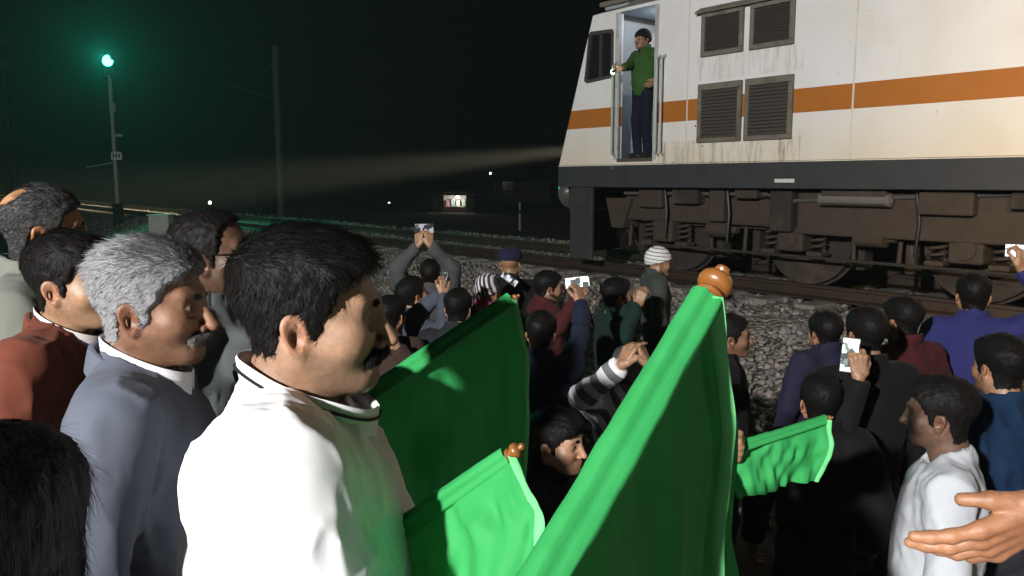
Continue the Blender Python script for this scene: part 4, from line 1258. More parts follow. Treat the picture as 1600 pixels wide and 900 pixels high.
# ------------------------------------------------------------------ green signal flags
def flag_mat():
    m, nt, b = new_mat('green_flag_cloth')
    col = mixc(nt, noise_of(nt, 9.0, 4), (.034, .33, .085), (.058, .44, .13))
    L(nt, col, b.inputs['Base Color']); b.inputs['Roughness'].default_value = .55
    b.inputs['Specular IOR Level'].default_value = .12
    bn = nt.nodes.new('ShaderNodeBump'); bn.inputs['Strength'].default_value = .3; bn.inputs['Distance'].default_value = .003
    L(nt, noise_of(nt, 500.0, 2), bn.inputs['Height']); L(nt, bn.outputs[0], b.inputs['Normal'])
    tr = nt.nodes.new('ShaderNodeBsdfTranslucent'); L(nt, col, tr.inputs[0])
    mx = nt.nodes.new('ShaderNodeMixShader'); mx.inputs[0].default_value = .30
    out = nt.nodes['Material Output']
    L(nt, b.outputs[0], mx.inputs[1]); L(nt, tr.outputs[0], mx.inputs[2]); L(nt, mx.outputs[0], out.inputs[0])
    return m
m_flag = flag_mat()
m_hem = fabric('hem_green_painted_lit', (.13, .50, .19), .7, 500, .12, .1, .2, .3)  # flag green made paler: painted brightness for light the hem does not catch
m_wood = plain('varnished_wood', (.21, .078, .018), .34, .3, 30, spec=.6)
def curve(pts, n):
    pts = np.array(pts, float); k = np.linspace(0, 1, len(pts)); t = np.linspace(0, 1, n)
    out = np.stack([np.interp(t, k, pts[:, i]) for i in range(3)], 1)
    for _ in range(max(1, n // 8)):
        out[1:-1] = (out[:-2] + 2 * out[1:-1] + out[2:]) / 4
    return out
def flag(label, top, low, right, left, seed, rip, sleeve_r=.017, knob=1.0, hem=.020, fold=None):
    """staff from its grip (low) to its tip (top); cloth hangs between its outer edge (right) and its inner edge (left)"""
    root = empty('signal_flag', tuple(low)); tag(root, label, 'flag', 'green signal flags')
    o_ = np.array(low)
    nu, nv = 70, 46
    Sx = np.linspace(top, low + (top - low) * .14, nu); R = curve(right, nv); Lf = curve(left, nv)
    u = np.linspace(0, 1, nu)[:, None, None]; v = np.linspace(0, 1, nv)[None, :, None]
    G = Sx[:, None, :] + (1 - u) * (R - R[0])[None] + u * (Lf - Lf[0])[None]
    ax = (top - low) / np.linalg.norm(top - low)
    nrm = np.cross(ax, np.array([0, 0, -1.0])); nrm /= np.linalg.norm(nrm)
    qn = np.stack([np.repeat(np.linspace(0, 1, nu), nv), np.tile(np.linspace(0, 1, nv), nu), np.zeros(nu * nv)], 1).astype(f32)
    w = (vnoise(qn, (7, 1.6, 1), seed) - .5) * 1.4 + (vnoise(qn, (16, 4, 1), seed + 3) - .5) * .5
    dip = np.minimum(1, np.linspace(0, 1, nv) / .25)[None, :]
    G = G + nrm * (w.reshape(nu, nv) * dip * rip)[:, :, None]
    ii, jj = np.meshgrid(np.arange(nu - 1), np.arange(nv - 1), indexing='ij'); k0 = (ii * nv + jj).ravel()
    mesh_obj('cloth', G.reshape(-1, 3) - o_, np.stack([k0, k0 + nv, k0 + nv + 1, k0 + 1], 1), m_flag, root)
    # stitched hem along the outer edge
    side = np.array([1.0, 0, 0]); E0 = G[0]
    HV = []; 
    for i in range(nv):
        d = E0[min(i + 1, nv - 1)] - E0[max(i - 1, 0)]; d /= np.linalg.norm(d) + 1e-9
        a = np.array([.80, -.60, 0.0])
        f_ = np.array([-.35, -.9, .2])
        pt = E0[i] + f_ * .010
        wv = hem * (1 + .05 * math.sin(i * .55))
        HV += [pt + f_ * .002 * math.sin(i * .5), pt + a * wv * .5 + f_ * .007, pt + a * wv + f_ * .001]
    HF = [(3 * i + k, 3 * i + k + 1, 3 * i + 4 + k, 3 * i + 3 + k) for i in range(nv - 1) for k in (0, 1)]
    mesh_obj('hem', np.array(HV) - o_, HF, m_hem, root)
    if fold is not None:
        nf = 10
        FV = np.array([E0[i] + np.array([-.006, .002, 0]) + (fold * (k / (nf - 1)) * (i / (nv - 1)) ** 1.2) + nrm * .012 * (k / (nf - 1)) * math.sin(3 * k / nf * 3 + i * .2) for i in range(nv) for k in range(nf)])
        mesh_obj('fold', FV - o_, [(i * nf + k, (i + 1) * nf + k, (i + 1) * nf + k + 1, i * nf + k + 1) for i in range(nv - 1) for k in range(nf - 1)], m_flag, root)
    # sleeve gathered round the staff
    ns, na = 150, 24; SV = []
    e1 = np.cross(ax, np.array([0, -1.0, .2])); e1 /= np.linalg.norm(e1); e2 = np.cross(ax, e1)
    rg = np.random.default_rng(seed)
    for i in range(ns):
        c = top - ax * .004 + (low + (top - low) * .12 - top) * i / (ns - 1)
        for k in range(na):
            a = 2 * math.pi * k / na
            q = np.array([[i * .35, math.cos(a) * 1.2, math.sin(a) * 1.2]], f32)
            r = sleeve_r * (1 + .10 * (vnoise(q, (.35, 1.0, 1.0), seed)[0] - .5) + .16 * (vnoise(q, (.12, 1.6, 1.6), seed + 9)[0] - .5))
            r *= 1 + .22 * i / ns
            r *= (1.22 if abs(math.cos(a)) > .5 else .80)
            SV.append(c + (e1 * math.cos(a) + e2 * math.sin(a)) * r)
    mesh_obj('sleeve', np.array(SV) - o_, [(i * na + k, i * na + (k + 1) % na, (i + 1) * na + (k + 1) % na, (i + 1) * na + k) for i in range(ns - 1) for k in range(na)], m_flag, root)
    MB().tube([low - ax * .14 - o_, top + ax * .002 - o_], sleeve_r * .62, 12).build('pole', m_wood, root, True)
    K = knob
    MB().lathe(top - ax * .004 - o_, top + ax * .062 * K - o_, [(0, .010 * K), (.01, .0215 * K), (.10, .0235 * K), (.17, .0205 * K), (.20, .0165 * K), (.27, .0165 * K), (.30, .0215 * K), (.38, .0262 * K), (.50, .0275 * K), (.60, .0255 * K), (.68, .0185 * K), (.72, .0100 * K), (.78, .0095 * K), (.84, .0125 * K), (.92, .0115 * K), (.98, .006 * K), (1, .001)], 28).build('finial', m_wood, root, True)
    return root
flag('large green signal flag with wooden knob raised in front of the white jacket', at(1106, 463, 1.13), at(786, 1020, .87),
     [at(1112, 478, 1.135), at(1130, 590, 1.21), at(1137, 690, 1.28), at(1126, 800, 1.33), at(1118, 900, 1.37), at(1122, 1080, 1.40)],
     [at(825, 955, .90), at(855, 1050, .95), at(865, 1150, .98)], 2, .034, .0205, .95, .024, fold=at(1185, 900, 1.42) - at(1118, 900, 1.37))
flag('dark green signal flag hanging in shadow behind the white jacket', at(801, 468, 1.70), at(470, 690, 1.56),
     [at(803, 474, 1.70), at(814, 560, 1.80), at(820, 640, 1.9), at(818, 730, 1.95), at(806, 830, 1.98)],
     [at(520, 650, 1.58), at(515, 760, 1.58), at(520, 900, 1.58)], 7, .055, .0150, .30, .016)
flag('low bright green signal flag lit beside the white jacket hem', at(797, 710, 1.12), at(560, 872, 1.22),
     [at(799, 716, 1.12), at(828, 765, 1.08), at(842, 802, 1.05), at(838, 870, 1.03), at(842, 1000, 1.02)],
     [at(590, 850, 1.20), at(600, 950, 1.18), at(600, 1080, 1.16)], 12, .045, .0120, .42, .016)
flag('small green signal flag held out low to the right of the large flag', at(1292, 655, 2.35), at(1112, 712, 2.25),
     [at(1292, 658, 2.35), at(1288, 690, 2.35), at(1280, 720, 2.36), at(1268, 752, 2.38)],
     [at(1136, 704, 2.26), at(1138, 740, 2.26), at(1146, 778, 2.27)], 17, .04, .012, .35, .014)
# ------------------------------------------------------------------ the crowd on the low ground
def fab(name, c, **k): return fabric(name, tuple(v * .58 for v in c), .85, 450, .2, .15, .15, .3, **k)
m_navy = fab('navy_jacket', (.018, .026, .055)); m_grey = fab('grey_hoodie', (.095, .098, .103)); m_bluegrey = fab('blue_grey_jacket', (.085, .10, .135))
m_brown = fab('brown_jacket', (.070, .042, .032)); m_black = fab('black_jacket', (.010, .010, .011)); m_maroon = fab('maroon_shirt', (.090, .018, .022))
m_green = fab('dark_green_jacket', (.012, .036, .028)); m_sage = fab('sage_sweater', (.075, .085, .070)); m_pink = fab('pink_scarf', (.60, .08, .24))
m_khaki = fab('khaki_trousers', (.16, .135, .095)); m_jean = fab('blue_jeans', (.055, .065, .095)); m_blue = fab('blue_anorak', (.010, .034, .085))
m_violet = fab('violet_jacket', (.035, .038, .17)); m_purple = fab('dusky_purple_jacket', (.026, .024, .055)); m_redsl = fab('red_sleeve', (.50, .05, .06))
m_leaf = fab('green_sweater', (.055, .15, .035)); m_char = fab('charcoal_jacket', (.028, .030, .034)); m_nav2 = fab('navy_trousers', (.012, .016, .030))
def striped(name, direction, period, a, b_, duty=.5, off=0.0):
    m, nt, b = new_mat(name)
    tc = nt.nodes.new('ShaderNodeTexCoord'); dp = nt.nodes.new('ShaderNodeVectorMath'); dp.operation = 'DOT_PRODUCT'
    L(nt, tc.outputs['Object'], dp.inputs[0]); dp.inputs[1].default_value = tuple(np.array(direction) / np.linalg.norm(direction) / period)
    ad = nt.nodes.new('ShaderNodeMath'); ad.operation = 'ADD'; L(nt, dp.outputs['Value'], ad.inputs[0]); ad.inputs[1].default_value = off
    fr = nt.nodes.new('ShaderNodeMath'); fr.operation = 'FRACT'; L(nt, ad.outputs[0], fr.inputs[0])
    gt = nt.nodes.new('ShaderNodeMath'); gt.operation = 'GREATER_THAN'; L(nt, fr.outputs[0], gt.inputs[0]); gt.inputs[1].default_value = duty
    L(nt, mixc(nt, gt.outputs[0], a, b_), b.inputs['Base Color']); b.inputs['Roughness'].default_value = .9
    bn = nt.nodes.new('ShaderNodeBump'); bn.inputs['Strength'].default_value = .4; bn.inputs['Distance'].default_value = .004
    L(nt, noise_of(nt, 300.0, 2), bn.inputs['Height']); L(nt, bn.outputs[0], b.inputs['Normal'])
    return m
def phone(label, c, face, upv, w=.075, h=.155, glow=2.0, tint=(.9, .95, 1.0), seed=1, landscape=False):
    face = np.array(face, float); face /= np.linalg.norm(face); upv = np.array(upv, float); upv -= face * (upv @ face); upv /= np.linalg.norm(upv)
    rt = np.cross(upv, face)
    root = bpy.data.objects.new('smartphone', None); root.empty_display_size = .05; link(root)
    M4 = Matrix(((rt[0], upv[0], face[0], c[0]), (rt[1], upv[1], face[1], c[1]), (rt[2], upv[2], face[2], c[2]), (0, 0, 0, 1)))
    root.matrix_world = M4
    tag(root, label, 'smartphone', 'phones held up by the crowd')
    if landscape: w, h = h, w
    MB().box(-w / 2, w / 2, -h / 2, h / 2, -.009, 0, .003).build('case', plain('phone_case', (.012, .012, .014), .35), root)
    m, nt, b = new_mat('phone_screen')
    vo = nt.nodes.new('ShaderNodeTexVoronoi'); vo.distance = 'CHEBYCHEV'; vo.inputs['Scale'].default_value = 48.0
    tc = nt.nodes.new('ShaderNodeTexCoord'); mp = nt.nodes.new('ShaderNodeMapping'); mp.inputs['Location'].default_value = (seed, seed * .7, 0); mp.inputs['Scale'].default_value = (1, .6, 1)
    L(nt, tc.outputs['Object'], mp.inputs[0]); L(nt, mp.outputs[0], vo.inputs['Vector'])
    sp = nt.nodes.new('ShaderNodeSeparateColor'); L(nt, vo.outputs['Color'], sp.inputs[0])
    col = mixc(nt, ramp(nt, sp.outputs[0], .25, .55), (.02, .03, .03), tint)
    L(nt, col, b.inputs['Emission Color']); b.inputs['Emission Strength'].default_value = glow; b.inputs['Base Color'].default_value = (.02, .02, .02, 1); b.inputs['Roughness'].default_value = .15
    MB().box(-w / 2 + .004, w / 2 - .004, -h / 2 + .006, h / 2 - .006, .0003, .0014).build('screen', m, root)
    return root
def crowd(label, px, py, t, yaw, top, bottom, z0=None, fwd=.03, **k):
    hsc = k.get('hscale', 1.0)
    lean = np.array(k.get('lean', (0, 0, 0)), float)
    b, H = stand(px, py, t, yaw, z0, fwd, hsc)
    if np.any(lean):
        a = math.radians(yaw - 90); c, s_ = math.cos(a), math.sin(a); l2 = lean * 1.25
        b = (b[0] - (c * l2[0] - s_ * l2[1]), b[1] - (s_ * l2[0] + c * l2[1]), b[2]); H -= lean[2]
    sp = dict(res=.0062, cres=.016, lres=.026, top=top, bottom=bottom, strands=1500, swidth=.0011, lift=.10, tone=(.27, .155, .09), collar=.020, seed=int(px) % 97, inflate=.022, wrinkle=.014)
    sp.update(k)
    return make_person(label, b, yaw, H, sp)
toward_cam = lambda p: (CAM - np.asarray(p)) / np.linalg.norm(CAM - np.asarray(p))

# left of the flags
ph = at(663, 357, 6.5)
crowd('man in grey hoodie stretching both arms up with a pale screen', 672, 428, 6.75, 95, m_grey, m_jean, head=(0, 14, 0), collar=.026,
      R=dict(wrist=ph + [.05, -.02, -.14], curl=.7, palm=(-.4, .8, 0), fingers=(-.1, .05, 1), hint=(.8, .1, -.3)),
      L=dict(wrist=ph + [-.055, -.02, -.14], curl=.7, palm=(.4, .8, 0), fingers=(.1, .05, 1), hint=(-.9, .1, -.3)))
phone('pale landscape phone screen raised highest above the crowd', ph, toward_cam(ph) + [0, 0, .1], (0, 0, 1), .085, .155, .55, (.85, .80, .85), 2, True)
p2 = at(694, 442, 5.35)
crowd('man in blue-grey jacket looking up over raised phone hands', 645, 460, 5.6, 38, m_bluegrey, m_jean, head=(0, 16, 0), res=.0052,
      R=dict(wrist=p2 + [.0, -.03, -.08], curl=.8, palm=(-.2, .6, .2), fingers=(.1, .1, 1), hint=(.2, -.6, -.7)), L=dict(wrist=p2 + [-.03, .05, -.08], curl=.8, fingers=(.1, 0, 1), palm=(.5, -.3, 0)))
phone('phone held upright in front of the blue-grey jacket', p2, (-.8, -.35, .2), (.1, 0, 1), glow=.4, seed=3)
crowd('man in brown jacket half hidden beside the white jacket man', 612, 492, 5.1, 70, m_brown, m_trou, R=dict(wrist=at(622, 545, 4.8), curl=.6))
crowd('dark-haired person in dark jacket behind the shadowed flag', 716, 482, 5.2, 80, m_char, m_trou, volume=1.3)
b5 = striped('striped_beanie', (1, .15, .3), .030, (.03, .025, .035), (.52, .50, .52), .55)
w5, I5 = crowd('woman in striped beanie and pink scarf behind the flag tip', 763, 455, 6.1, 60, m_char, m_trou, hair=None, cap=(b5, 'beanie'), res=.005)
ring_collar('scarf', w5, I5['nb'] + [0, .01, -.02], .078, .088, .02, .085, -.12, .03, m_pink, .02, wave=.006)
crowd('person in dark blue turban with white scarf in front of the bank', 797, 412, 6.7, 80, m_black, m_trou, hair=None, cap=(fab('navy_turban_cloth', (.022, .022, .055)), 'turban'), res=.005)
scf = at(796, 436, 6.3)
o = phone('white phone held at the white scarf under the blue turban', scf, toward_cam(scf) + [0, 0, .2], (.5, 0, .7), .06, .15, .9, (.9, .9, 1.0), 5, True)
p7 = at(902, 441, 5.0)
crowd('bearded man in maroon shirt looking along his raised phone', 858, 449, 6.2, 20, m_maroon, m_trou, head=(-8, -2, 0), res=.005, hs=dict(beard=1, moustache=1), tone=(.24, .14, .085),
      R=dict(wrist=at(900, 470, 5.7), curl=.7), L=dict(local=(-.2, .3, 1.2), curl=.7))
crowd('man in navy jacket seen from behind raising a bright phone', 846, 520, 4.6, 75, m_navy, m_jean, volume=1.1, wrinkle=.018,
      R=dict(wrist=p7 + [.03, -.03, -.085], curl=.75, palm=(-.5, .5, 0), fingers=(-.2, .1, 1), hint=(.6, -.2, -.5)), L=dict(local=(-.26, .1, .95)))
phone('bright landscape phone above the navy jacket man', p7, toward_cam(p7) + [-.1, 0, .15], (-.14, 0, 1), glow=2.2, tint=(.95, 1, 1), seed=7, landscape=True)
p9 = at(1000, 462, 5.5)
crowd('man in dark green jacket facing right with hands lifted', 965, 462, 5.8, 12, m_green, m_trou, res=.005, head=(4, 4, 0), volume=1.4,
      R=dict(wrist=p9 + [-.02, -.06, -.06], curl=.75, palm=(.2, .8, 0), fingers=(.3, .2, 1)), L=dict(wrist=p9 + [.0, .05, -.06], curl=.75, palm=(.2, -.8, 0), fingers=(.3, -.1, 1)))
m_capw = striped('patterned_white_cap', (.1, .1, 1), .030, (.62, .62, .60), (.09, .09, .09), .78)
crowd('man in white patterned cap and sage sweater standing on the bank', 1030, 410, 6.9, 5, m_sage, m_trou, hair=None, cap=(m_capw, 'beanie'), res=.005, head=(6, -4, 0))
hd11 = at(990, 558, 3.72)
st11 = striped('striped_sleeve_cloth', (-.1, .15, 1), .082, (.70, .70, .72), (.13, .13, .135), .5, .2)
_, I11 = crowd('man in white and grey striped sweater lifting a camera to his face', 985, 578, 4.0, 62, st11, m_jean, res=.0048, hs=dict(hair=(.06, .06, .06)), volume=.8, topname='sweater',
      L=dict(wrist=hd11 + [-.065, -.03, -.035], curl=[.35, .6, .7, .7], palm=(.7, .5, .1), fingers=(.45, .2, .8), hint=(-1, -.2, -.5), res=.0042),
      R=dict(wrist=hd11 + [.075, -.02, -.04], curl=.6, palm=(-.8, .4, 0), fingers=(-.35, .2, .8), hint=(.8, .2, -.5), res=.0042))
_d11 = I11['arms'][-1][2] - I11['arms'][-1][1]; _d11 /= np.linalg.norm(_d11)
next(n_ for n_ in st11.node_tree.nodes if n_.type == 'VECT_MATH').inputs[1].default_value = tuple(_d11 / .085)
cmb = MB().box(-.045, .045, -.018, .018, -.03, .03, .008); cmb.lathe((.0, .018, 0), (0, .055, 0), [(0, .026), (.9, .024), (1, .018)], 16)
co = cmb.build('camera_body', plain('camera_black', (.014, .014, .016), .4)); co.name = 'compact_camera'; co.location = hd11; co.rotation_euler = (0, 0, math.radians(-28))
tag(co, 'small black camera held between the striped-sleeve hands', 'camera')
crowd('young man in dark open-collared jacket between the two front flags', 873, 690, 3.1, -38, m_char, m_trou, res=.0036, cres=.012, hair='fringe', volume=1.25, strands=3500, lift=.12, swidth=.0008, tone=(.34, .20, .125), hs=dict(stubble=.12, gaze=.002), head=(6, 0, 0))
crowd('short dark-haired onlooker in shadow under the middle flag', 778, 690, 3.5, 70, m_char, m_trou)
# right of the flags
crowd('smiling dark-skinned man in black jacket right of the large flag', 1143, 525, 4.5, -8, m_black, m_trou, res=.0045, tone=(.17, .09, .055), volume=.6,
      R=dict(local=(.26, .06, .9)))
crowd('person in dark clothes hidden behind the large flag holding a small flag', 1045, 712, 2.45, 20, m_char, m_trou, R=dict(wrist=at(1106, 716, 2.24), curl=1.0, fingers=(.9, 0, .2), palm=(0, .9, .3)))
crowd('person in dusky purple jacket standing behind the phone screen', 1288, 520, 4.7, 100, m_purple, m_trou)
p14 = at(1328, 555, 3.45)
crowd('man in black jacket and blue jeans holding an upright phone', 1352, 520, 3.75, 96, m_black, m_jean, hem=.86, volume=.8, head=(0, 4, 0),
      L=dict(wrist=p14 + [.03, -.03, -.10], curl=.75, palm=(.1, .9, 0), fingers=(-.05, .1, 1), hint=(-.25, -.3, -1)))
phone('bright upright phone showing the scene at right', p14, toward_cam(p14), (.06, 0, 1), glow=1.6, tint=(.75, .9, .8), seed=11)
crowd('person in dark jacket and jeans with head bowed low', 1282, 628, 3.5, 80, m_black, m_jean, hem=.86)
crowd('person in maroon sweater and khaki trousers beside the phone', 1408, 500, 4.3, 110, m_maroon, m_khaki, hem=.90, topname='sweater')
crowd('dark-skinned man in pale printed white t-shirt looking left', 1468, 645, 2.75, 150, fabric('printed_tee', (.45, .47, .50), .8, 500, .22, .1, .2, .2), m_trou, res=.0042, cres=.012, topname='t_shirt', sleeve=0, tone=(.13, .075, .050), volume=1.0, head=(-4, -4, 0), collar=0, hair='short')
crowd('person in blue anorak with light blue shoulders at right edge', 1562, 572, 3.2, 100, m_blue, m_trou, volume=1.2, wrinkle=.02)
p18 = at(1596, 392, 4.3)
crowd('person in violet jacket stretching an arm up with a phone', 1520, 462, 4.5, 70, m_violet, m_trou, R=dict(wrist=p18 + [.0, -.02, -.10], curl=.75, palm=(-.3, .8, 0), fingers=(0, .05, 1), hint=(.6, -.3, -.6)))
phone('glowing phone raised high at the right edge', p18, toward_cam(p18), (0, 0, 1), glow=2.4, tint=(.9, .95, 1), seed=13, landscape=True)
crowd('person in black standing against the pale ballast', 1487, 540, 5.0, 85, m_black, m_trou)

# driver leaning out of the cab door
dz = RAILZ + 1.457
db = track(1.43, PERP + .16, dz)
yaw_d = math.degrees(math.atan2(-TN[1], -TN[0]))
tor = at(958, 112, 9.95)
crowd_tag = make_person('loco driver in green sweater standing in the open cab door', tuple(db), yaw_d - 8, 1.63, dict(res=.0062, cres=.014, lres=.02, top=m_leaf, topname='sweater', bottom=m_nav2, tone=(.25, .14, .085), collar=.02, seed=5, inflate=.02, wrinkle=.012,
    hair='short', cap=(fab('black_cap_cloth', (.012, .012, .012)), 'beanie'), R=dict(wrist=tor + TD * .10 + [0, 0, -.01], curl=.9, fingers=tuple(-TD), hint=(0, 0, -1)), L=dict(local=(-.30, .05, 1.02))))
tr = MB().lathe((0, 0, 0), (.12, 0, 0), [(0, .022), (.2, .024), (.35, .014), (1, .014)], 14)
to = tr.build('torch_case', plain('torch_case', (.03, .03, .03), .4), None, True); to.name = 'torch'
to.location = tor; to.rotation_euler = (0, 0, TROT - .55); tag(to, 'small lit torch in the driver hand outside the cab', 'torch')
MB().lathe((-.03, 0, 0), (-.001, 0, 0), [(0, 0), (.2, .022), (.6, .028), (1, .02)], 14).build('bulb', emit('torch_bulb', (.75, 1.0, .6), 30), to, True)

# arm reaching in from the lower right corner
hp = at(1606, 782, 1.08)
make_person('person with red sleeve reaching a hand in at lower right', (1.08, .80, PLAT), 165, 1.55, dict(res=.006, cres=.012, lres=.03, top=m_redsl, bottom=m_trou, tone=(.30, .145, .075), seed=9, inflate=.02,
    L=dict(wrist=hp, curl=[.16, .24, .34, .46], spread=.55, fingers=(-.80, .05, -.50), palm=(-.2, .9, .3), hint=(.5, -.6, -.6), res=.0030, size=1.05), R=dict(local=(.24, .1, .85))))
# ------------------------------------------------------------------ far things
m_mast = plain('galvanised_mast', (.022, .022, .022), .6, .25, 3, metal=.3)
m_lat = plain('lattice_steel', (.34, .33, .30), .6, .25, 3)
m_post = plain('grey_post', (.30, .30, .29), .6, .25, 3)
# lattice mast
b = at(20, 300, 46.0); r = empty('catenary_mast', (b[0], b[1], .1)); tag(r, 'lattice steel overhead line mast at left edge', 'mast')
Hm = 10.4
for dx in (-.22, .22):
    for dy in (-.22, .22):
        MB().box(dx - .035, dx + .035, dy - .035, dy + .035, -.2, Hm).build('upright', m_lat, r)
z = .3; k = 0
while z < Hm - .7:
    for yy in (-.22, .22):
        MB().tube([(-.22, yy, z), (.22, yy, z + .62)] if k % 2 == 0 else [(.22, yy, z), (-.22, yy, z + .62)], .028, 5).build('brace', m_lat, r)
    z += .66; k += 1
for z in np.arange(.9, Hm, 1.32):
    MB().box(-.26, .26, -.26, .26, z, z + .10).build('batten_plate', m_lat, r)
# plain mast beyond the track
b = at(440, 345, 31.5); r = empty('catenary_mast', (b[0], b[1], .3)); tag(r, 'plain steel overhead line mast beyond the track with a bracket', 'mast')
MB().box(-.10, .10, -.10, -.085, -.3, 7.3).add([], []).build('flange', m_mast, r); MB().box(-.10, .10, .085, .10, -.3, 7.3).build('flange', m_mast, r); MB().box(-.012, .012, -.085, .085, -.3, 7.3).build('web', m_mast, r)
MB().tube([(-.1, 0, 5.3), (-1.5, -.6, 5.7)], .03, 6).build('bracket', m_mast, r); MB().tube([(-.1, 0, 6.6), (-1.5, -.6, 5.7)], .02, 6).build('stay', m_mast, r)
# colour light signal
b = at(186, 350, 29.0); bz = ground_z(b[0], b[1]) - .1; zl = at(190, 100, 29.0)[2]
r = empty('railway_signal', (b[0], b[1], bz)); tag(r, 'slim railway signal post with bright green light', 'signal')
MB().lathe((0, 0, 0), (0, 0, zl - bz - .5), [(0, .11), (.12, .11), (.125, .075), (1, .065)], 10).build('post', m_post, r, True)
MB().box(-.14, .14, -.14, .14, -.2, .85, .02).build('base', m_black, r)
hd = MB().box(-.22, .22, -.05, .12, zl - bz - .62, zl - bz + .35, .03).build('signal_head', m_black, r)
MB().lathe((0, -.05, zl - bz), (0, -.06, zl - bz), [(0, .19), (.9, .19), (1, 0)], 18).build('green_lens', emit('signal_green', (.06, 1.0, .62), 14.0), hd, True)
hood = MB(); n = 12
V = [(.205 * math.cos(a), y_, zl - bz + .205 * math.sin(a)) for y_ in (-.05, -.27) for a in np.linspace(0, math.pi, n)]
hood.add(V, [(k, k + 1, n + k + 1, n + k) for k in range(n - 1)] + [(k, n + k, n + k + 1, k + 1) for k in range(n - 1)]).build('hood', m_black, hd)
zsg = at(190, 244, 29.0)[2] - bz
sg = MB().box(-.08, .30, -.10, -.085, zsg - .14, zsg + .14, .004).build('sign_plate', plain('sign_white', (.55, .55, .55), .6), r)
for k in range(3): MB().box(-.02 + k * .10, .035 + k * .10, -.104, -.101, zsg - .07, zsg + .07).build('sign_mark', m_black, sg)
zb = at(190, 213, 29.0)[2] - bz
MB().box(-.02, .34, -.09, .02, zb - .05, zb + .06, .01).build('bracket', m_post, r)
MB().tube([(.05, 0, zsg - .22), (-.9, -.3, zsg - .42)], .022, 6).build('stay_rod', m_post, r)
MB().box(-.03, .16, -.10, .02, zl - bz - 1.75, zl - bz - 1.45, .01).build('junction_box', m_post, r)
d = bpy.data.lights.new('signal_light', 'SPOT'); d.energy = 1600; d.color = (.02, 1.0, .60); d.shadow_soft_size = .1; d.spot_size = math.radians(172); d.spot_blend = .4
o = bpy.data.objects.new('signal_light', d); o.location = (b[0], b[1] - .34, zl); COL.objects.link(o)
o.rotation_euler = (Vector((0, 0, zl + 6.0)) - Vector(o.location)).to_track_quat('-Z', 'Y').to_euler()
# trackside box
b = at(252, 346, 24.0); bz = ground_z(b[0], b[1])
r = empty('trackside_cabinet', (b[0], b[1], bz)); tag(r, 'small pale trackside cabinet on the near bank', 'cabinet')
zt = at(252, 337, 24.0)[2] - bz
MB().box(-.30, .30, -.2, .2, -.1, zt, .02).build('case', plain('cabinet_pale', (.42, .41, .38), .7, .2, 6), r); MB().box(-.33, .33, -.23, .23, zt, zt + .04, .01).build('lid', plain('cabinet_pale', (.42, .41, .38), .7), r)
# lit shop far behind
def house(label, px0, px1, pytop, t, wall, roof, win=(), lit=False):
    a = at(px0, 345, t); c = at(px1, 345, t); zt = at(px0, pytop, t)[2]
    w = c[0] - a[0]; r = empty('building', (a[0], a[1], 0)); tag(r, label, 'building', 'buildings beyond the railway')
    wl = MB()
    xs = sorted({0.0, w, *[v for q in win for v in q[:2]]}); zs = sorted({0.0, zt, *[v for q in win for v in q[2:]]})
    for i in range(len(xs) - 1):
        for j in range(len(zs) - 1):
            if any(q[0] <= xs[i] and xs[i + 1] <= q[1] and q[2] <= zs[j] and zs[j + 1] <= q[3] for q in win): continue
            wl.add([(xs[i], 0, zs[j]), (xs[i + 1], 0, zs[j]), (xs[i + 1], 0, zs[j + 1]), (xs[i], 0, zs[j + 1])], [(0, 1, 2, 3)])
    wl.add([(0, 0, 0), (0, 5, 0), (0, 5, zt), (0, 0, zt)], [(0, 3, 2, 1)]); wl.add([(w, 0, 0), (w, 5, 0), (w, 5, zt), (w, 0, zt)], [(0, 1, 2, 3)]); wl.add([(0, 5, 0), (w, 5, 0), (w, 5, zt), (0, 5, zt)], [(3, 2, 1, 0)])
    wl.build('wall', wall, r)
    MB().box(-.4, w + .4, -.6, 5.4, zt, zt + .18, .03).build('roof', roof, r)
    for x0, x1, z0, z1 in win:
        if not lit:
            wd = MB().box(x0, x1, .12, .16, z0, z1).build('window', m_glass, r)
            MB().box((x0 + x1) / 2 - .04, (x0 + x1) / 2 + .04, .08, .12, z0, z1).build('frame', m_mast, wd)
    return r, w, zt, a
m_wallA = plain('plaster_dim', (.06, .055, .05), .9, .2, 2); m_roofA = plain('sheet_roof', (.04, .038, .036), .8, .2, 3)
house('long low building far behind the signal', 300, 402, 292, 75.0, m_wallA, m_roofA, [(1.0, 2.2, 1.2, 2.5), (3.4, 4.6, 1.2, 2.5)])
r, w, zt, a = house('small roadside shop with its lit front open', 676, 742, 305, 62.0, m_wallA, m_roofA, [(.7, 2.62, .12, 1.40)], True)
z_lo = at(700, 342, 62)[2]; z_hi = at(700, 315, 62)[2]
inn = MB().box(.7, 2.62, 1.9, 2.0, .1, 1.6); inn.build('back_wall', plain('shop_back', (.5, .48, .42), .8), r)
MB().box(.7, 2.62, .3, .6, .12, .45).build('counter', plain('counter_wood', (.22, .12, .07), .6), r)
for k, (xx, cc) in enumerate(((.95, (.45, .25, .28)), (1.35, (.25, .28, .30)), (1.75, (.4, .38, .34)), (2.2, (.25, .30, .26)))):
    MB().box(xx, xx + .28, 1.3, 1.7, .45, .95 + .1 * (k % 2), .02).build('goods', plain('goods_%d' % k, cc, .6), r)
MB().lathe((1.9, .7, 1.30), (1.9, .7, 1.16), [(0, .03), (.4, .12), (.8, .12), (1, .02)], 12).build('lamp', emit('shop_lamp', (1, .97, .9), 60.0), r, True)
d = bpy.data.lights.new('shop_lamp_light', 'POINT'); d.energy = 60; d.color = (1, .95, .85); d.shadow_soft_size = .1
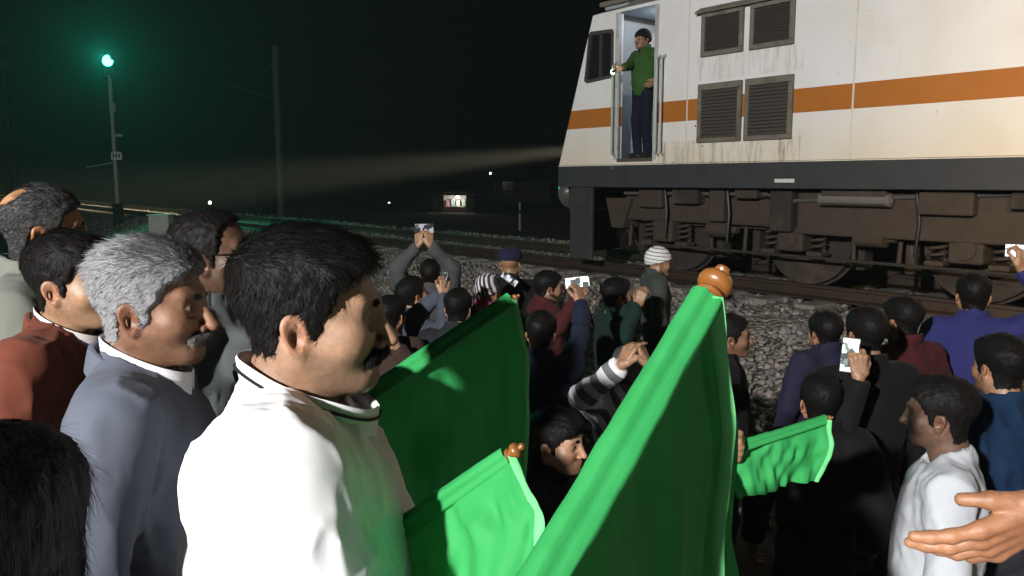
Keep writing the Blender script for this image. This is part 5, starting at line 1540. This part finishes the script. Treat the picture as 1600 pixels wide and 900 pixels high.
o = bpy.data.objects.new('shop_lamp_light', d); o.location = (a[0] + 1.9, a[1] + .7, 1.1); COL.objects.link(o)
house('dark flat-roofed house far right of the shop', 770, 860, 300, 95.0, plain('plaster_dark', (.10, .10, .10), .9), m_roofA, [(1.2, 2.4, 1.0, 2.4), (4.0, 5.2, 1.0, 2.4)])
# far lamps
for px, py, t, e, lab in ((328, 317, 70.0, 60, 'tiny warm lamp on a pole before the low building'), (766, 271, 120.0, 150, 'tiny white lamp on a tall pole near the locomotive'), (608, 318, 90.0, 40, 'faint lamp on a pole left of the shop'), (630, 324, 95.0, 14, 'faintest lamp on a pole beside the shop')):
    c = at(px, py, t); r = empty('lamp_post', (c[0], c[1], 0)); tag(r, lab, 'lamp', 'far lamps in the dark')
    MB().tube([(0, .1, 0), (0, .1, c[2] + .1), (0, 0, c[2] + .2)], .05, 6).build('pole', m_mast, r, True)
    MB().lathe((0, 0, c[2] + .18), (0, 0, c[2] - .12), [(0, .03), (.4, .14), (.8, .13), (1, .02)], 10).build('lamp', emit('far_lamp_%d' % px, (1, .96, .88), e / 12.0), r, True)
c = at(812, 340, 40.0); r = empty('marker_post', (c[0], c[1], 0)); tag(r, 'thin pale marker post in front of the dark house', 'post')
z1 = at(812, 316, 40)[2]
MB().lathe((0, 0, 0), (0, 0, z1), [(0, .06), (1, .055)], 8).build('post', plain('marker_white', (.5, .5, .5), .6), r, True); MB().box(-.07, .07, -.075, -.06, z1 * .62, z1 * .72).build('band', m_black, r)

# thin night haze over the whole place
m_hz = bpy.data.materials.new('night_haze'); m_hz.use_nodes = True; nt = m_hz.node_tree
for n_ in list(nt.nodes):
    if n_.type == 'BSDF_PRINCIPLED': nt.nodes.remove(n_)
pv = nt.nodes.new('ShaderNodeVolumePrincipled'); pv.inputs['Color'].default_value = (.9, .92, .95, 1); pv.inputs['Density'].default_value = .0016; pv.inputs['Anisotropy'].default_value = .35
L(nt, pv.outputs[0], nt.nodes['Material Output'].inputs['Volume'])
hz_o = MB().box(-640, 640, -80, 920, -1.2, 14.0).build('haze', m_hz); tag(hz_o, kind='stuff')
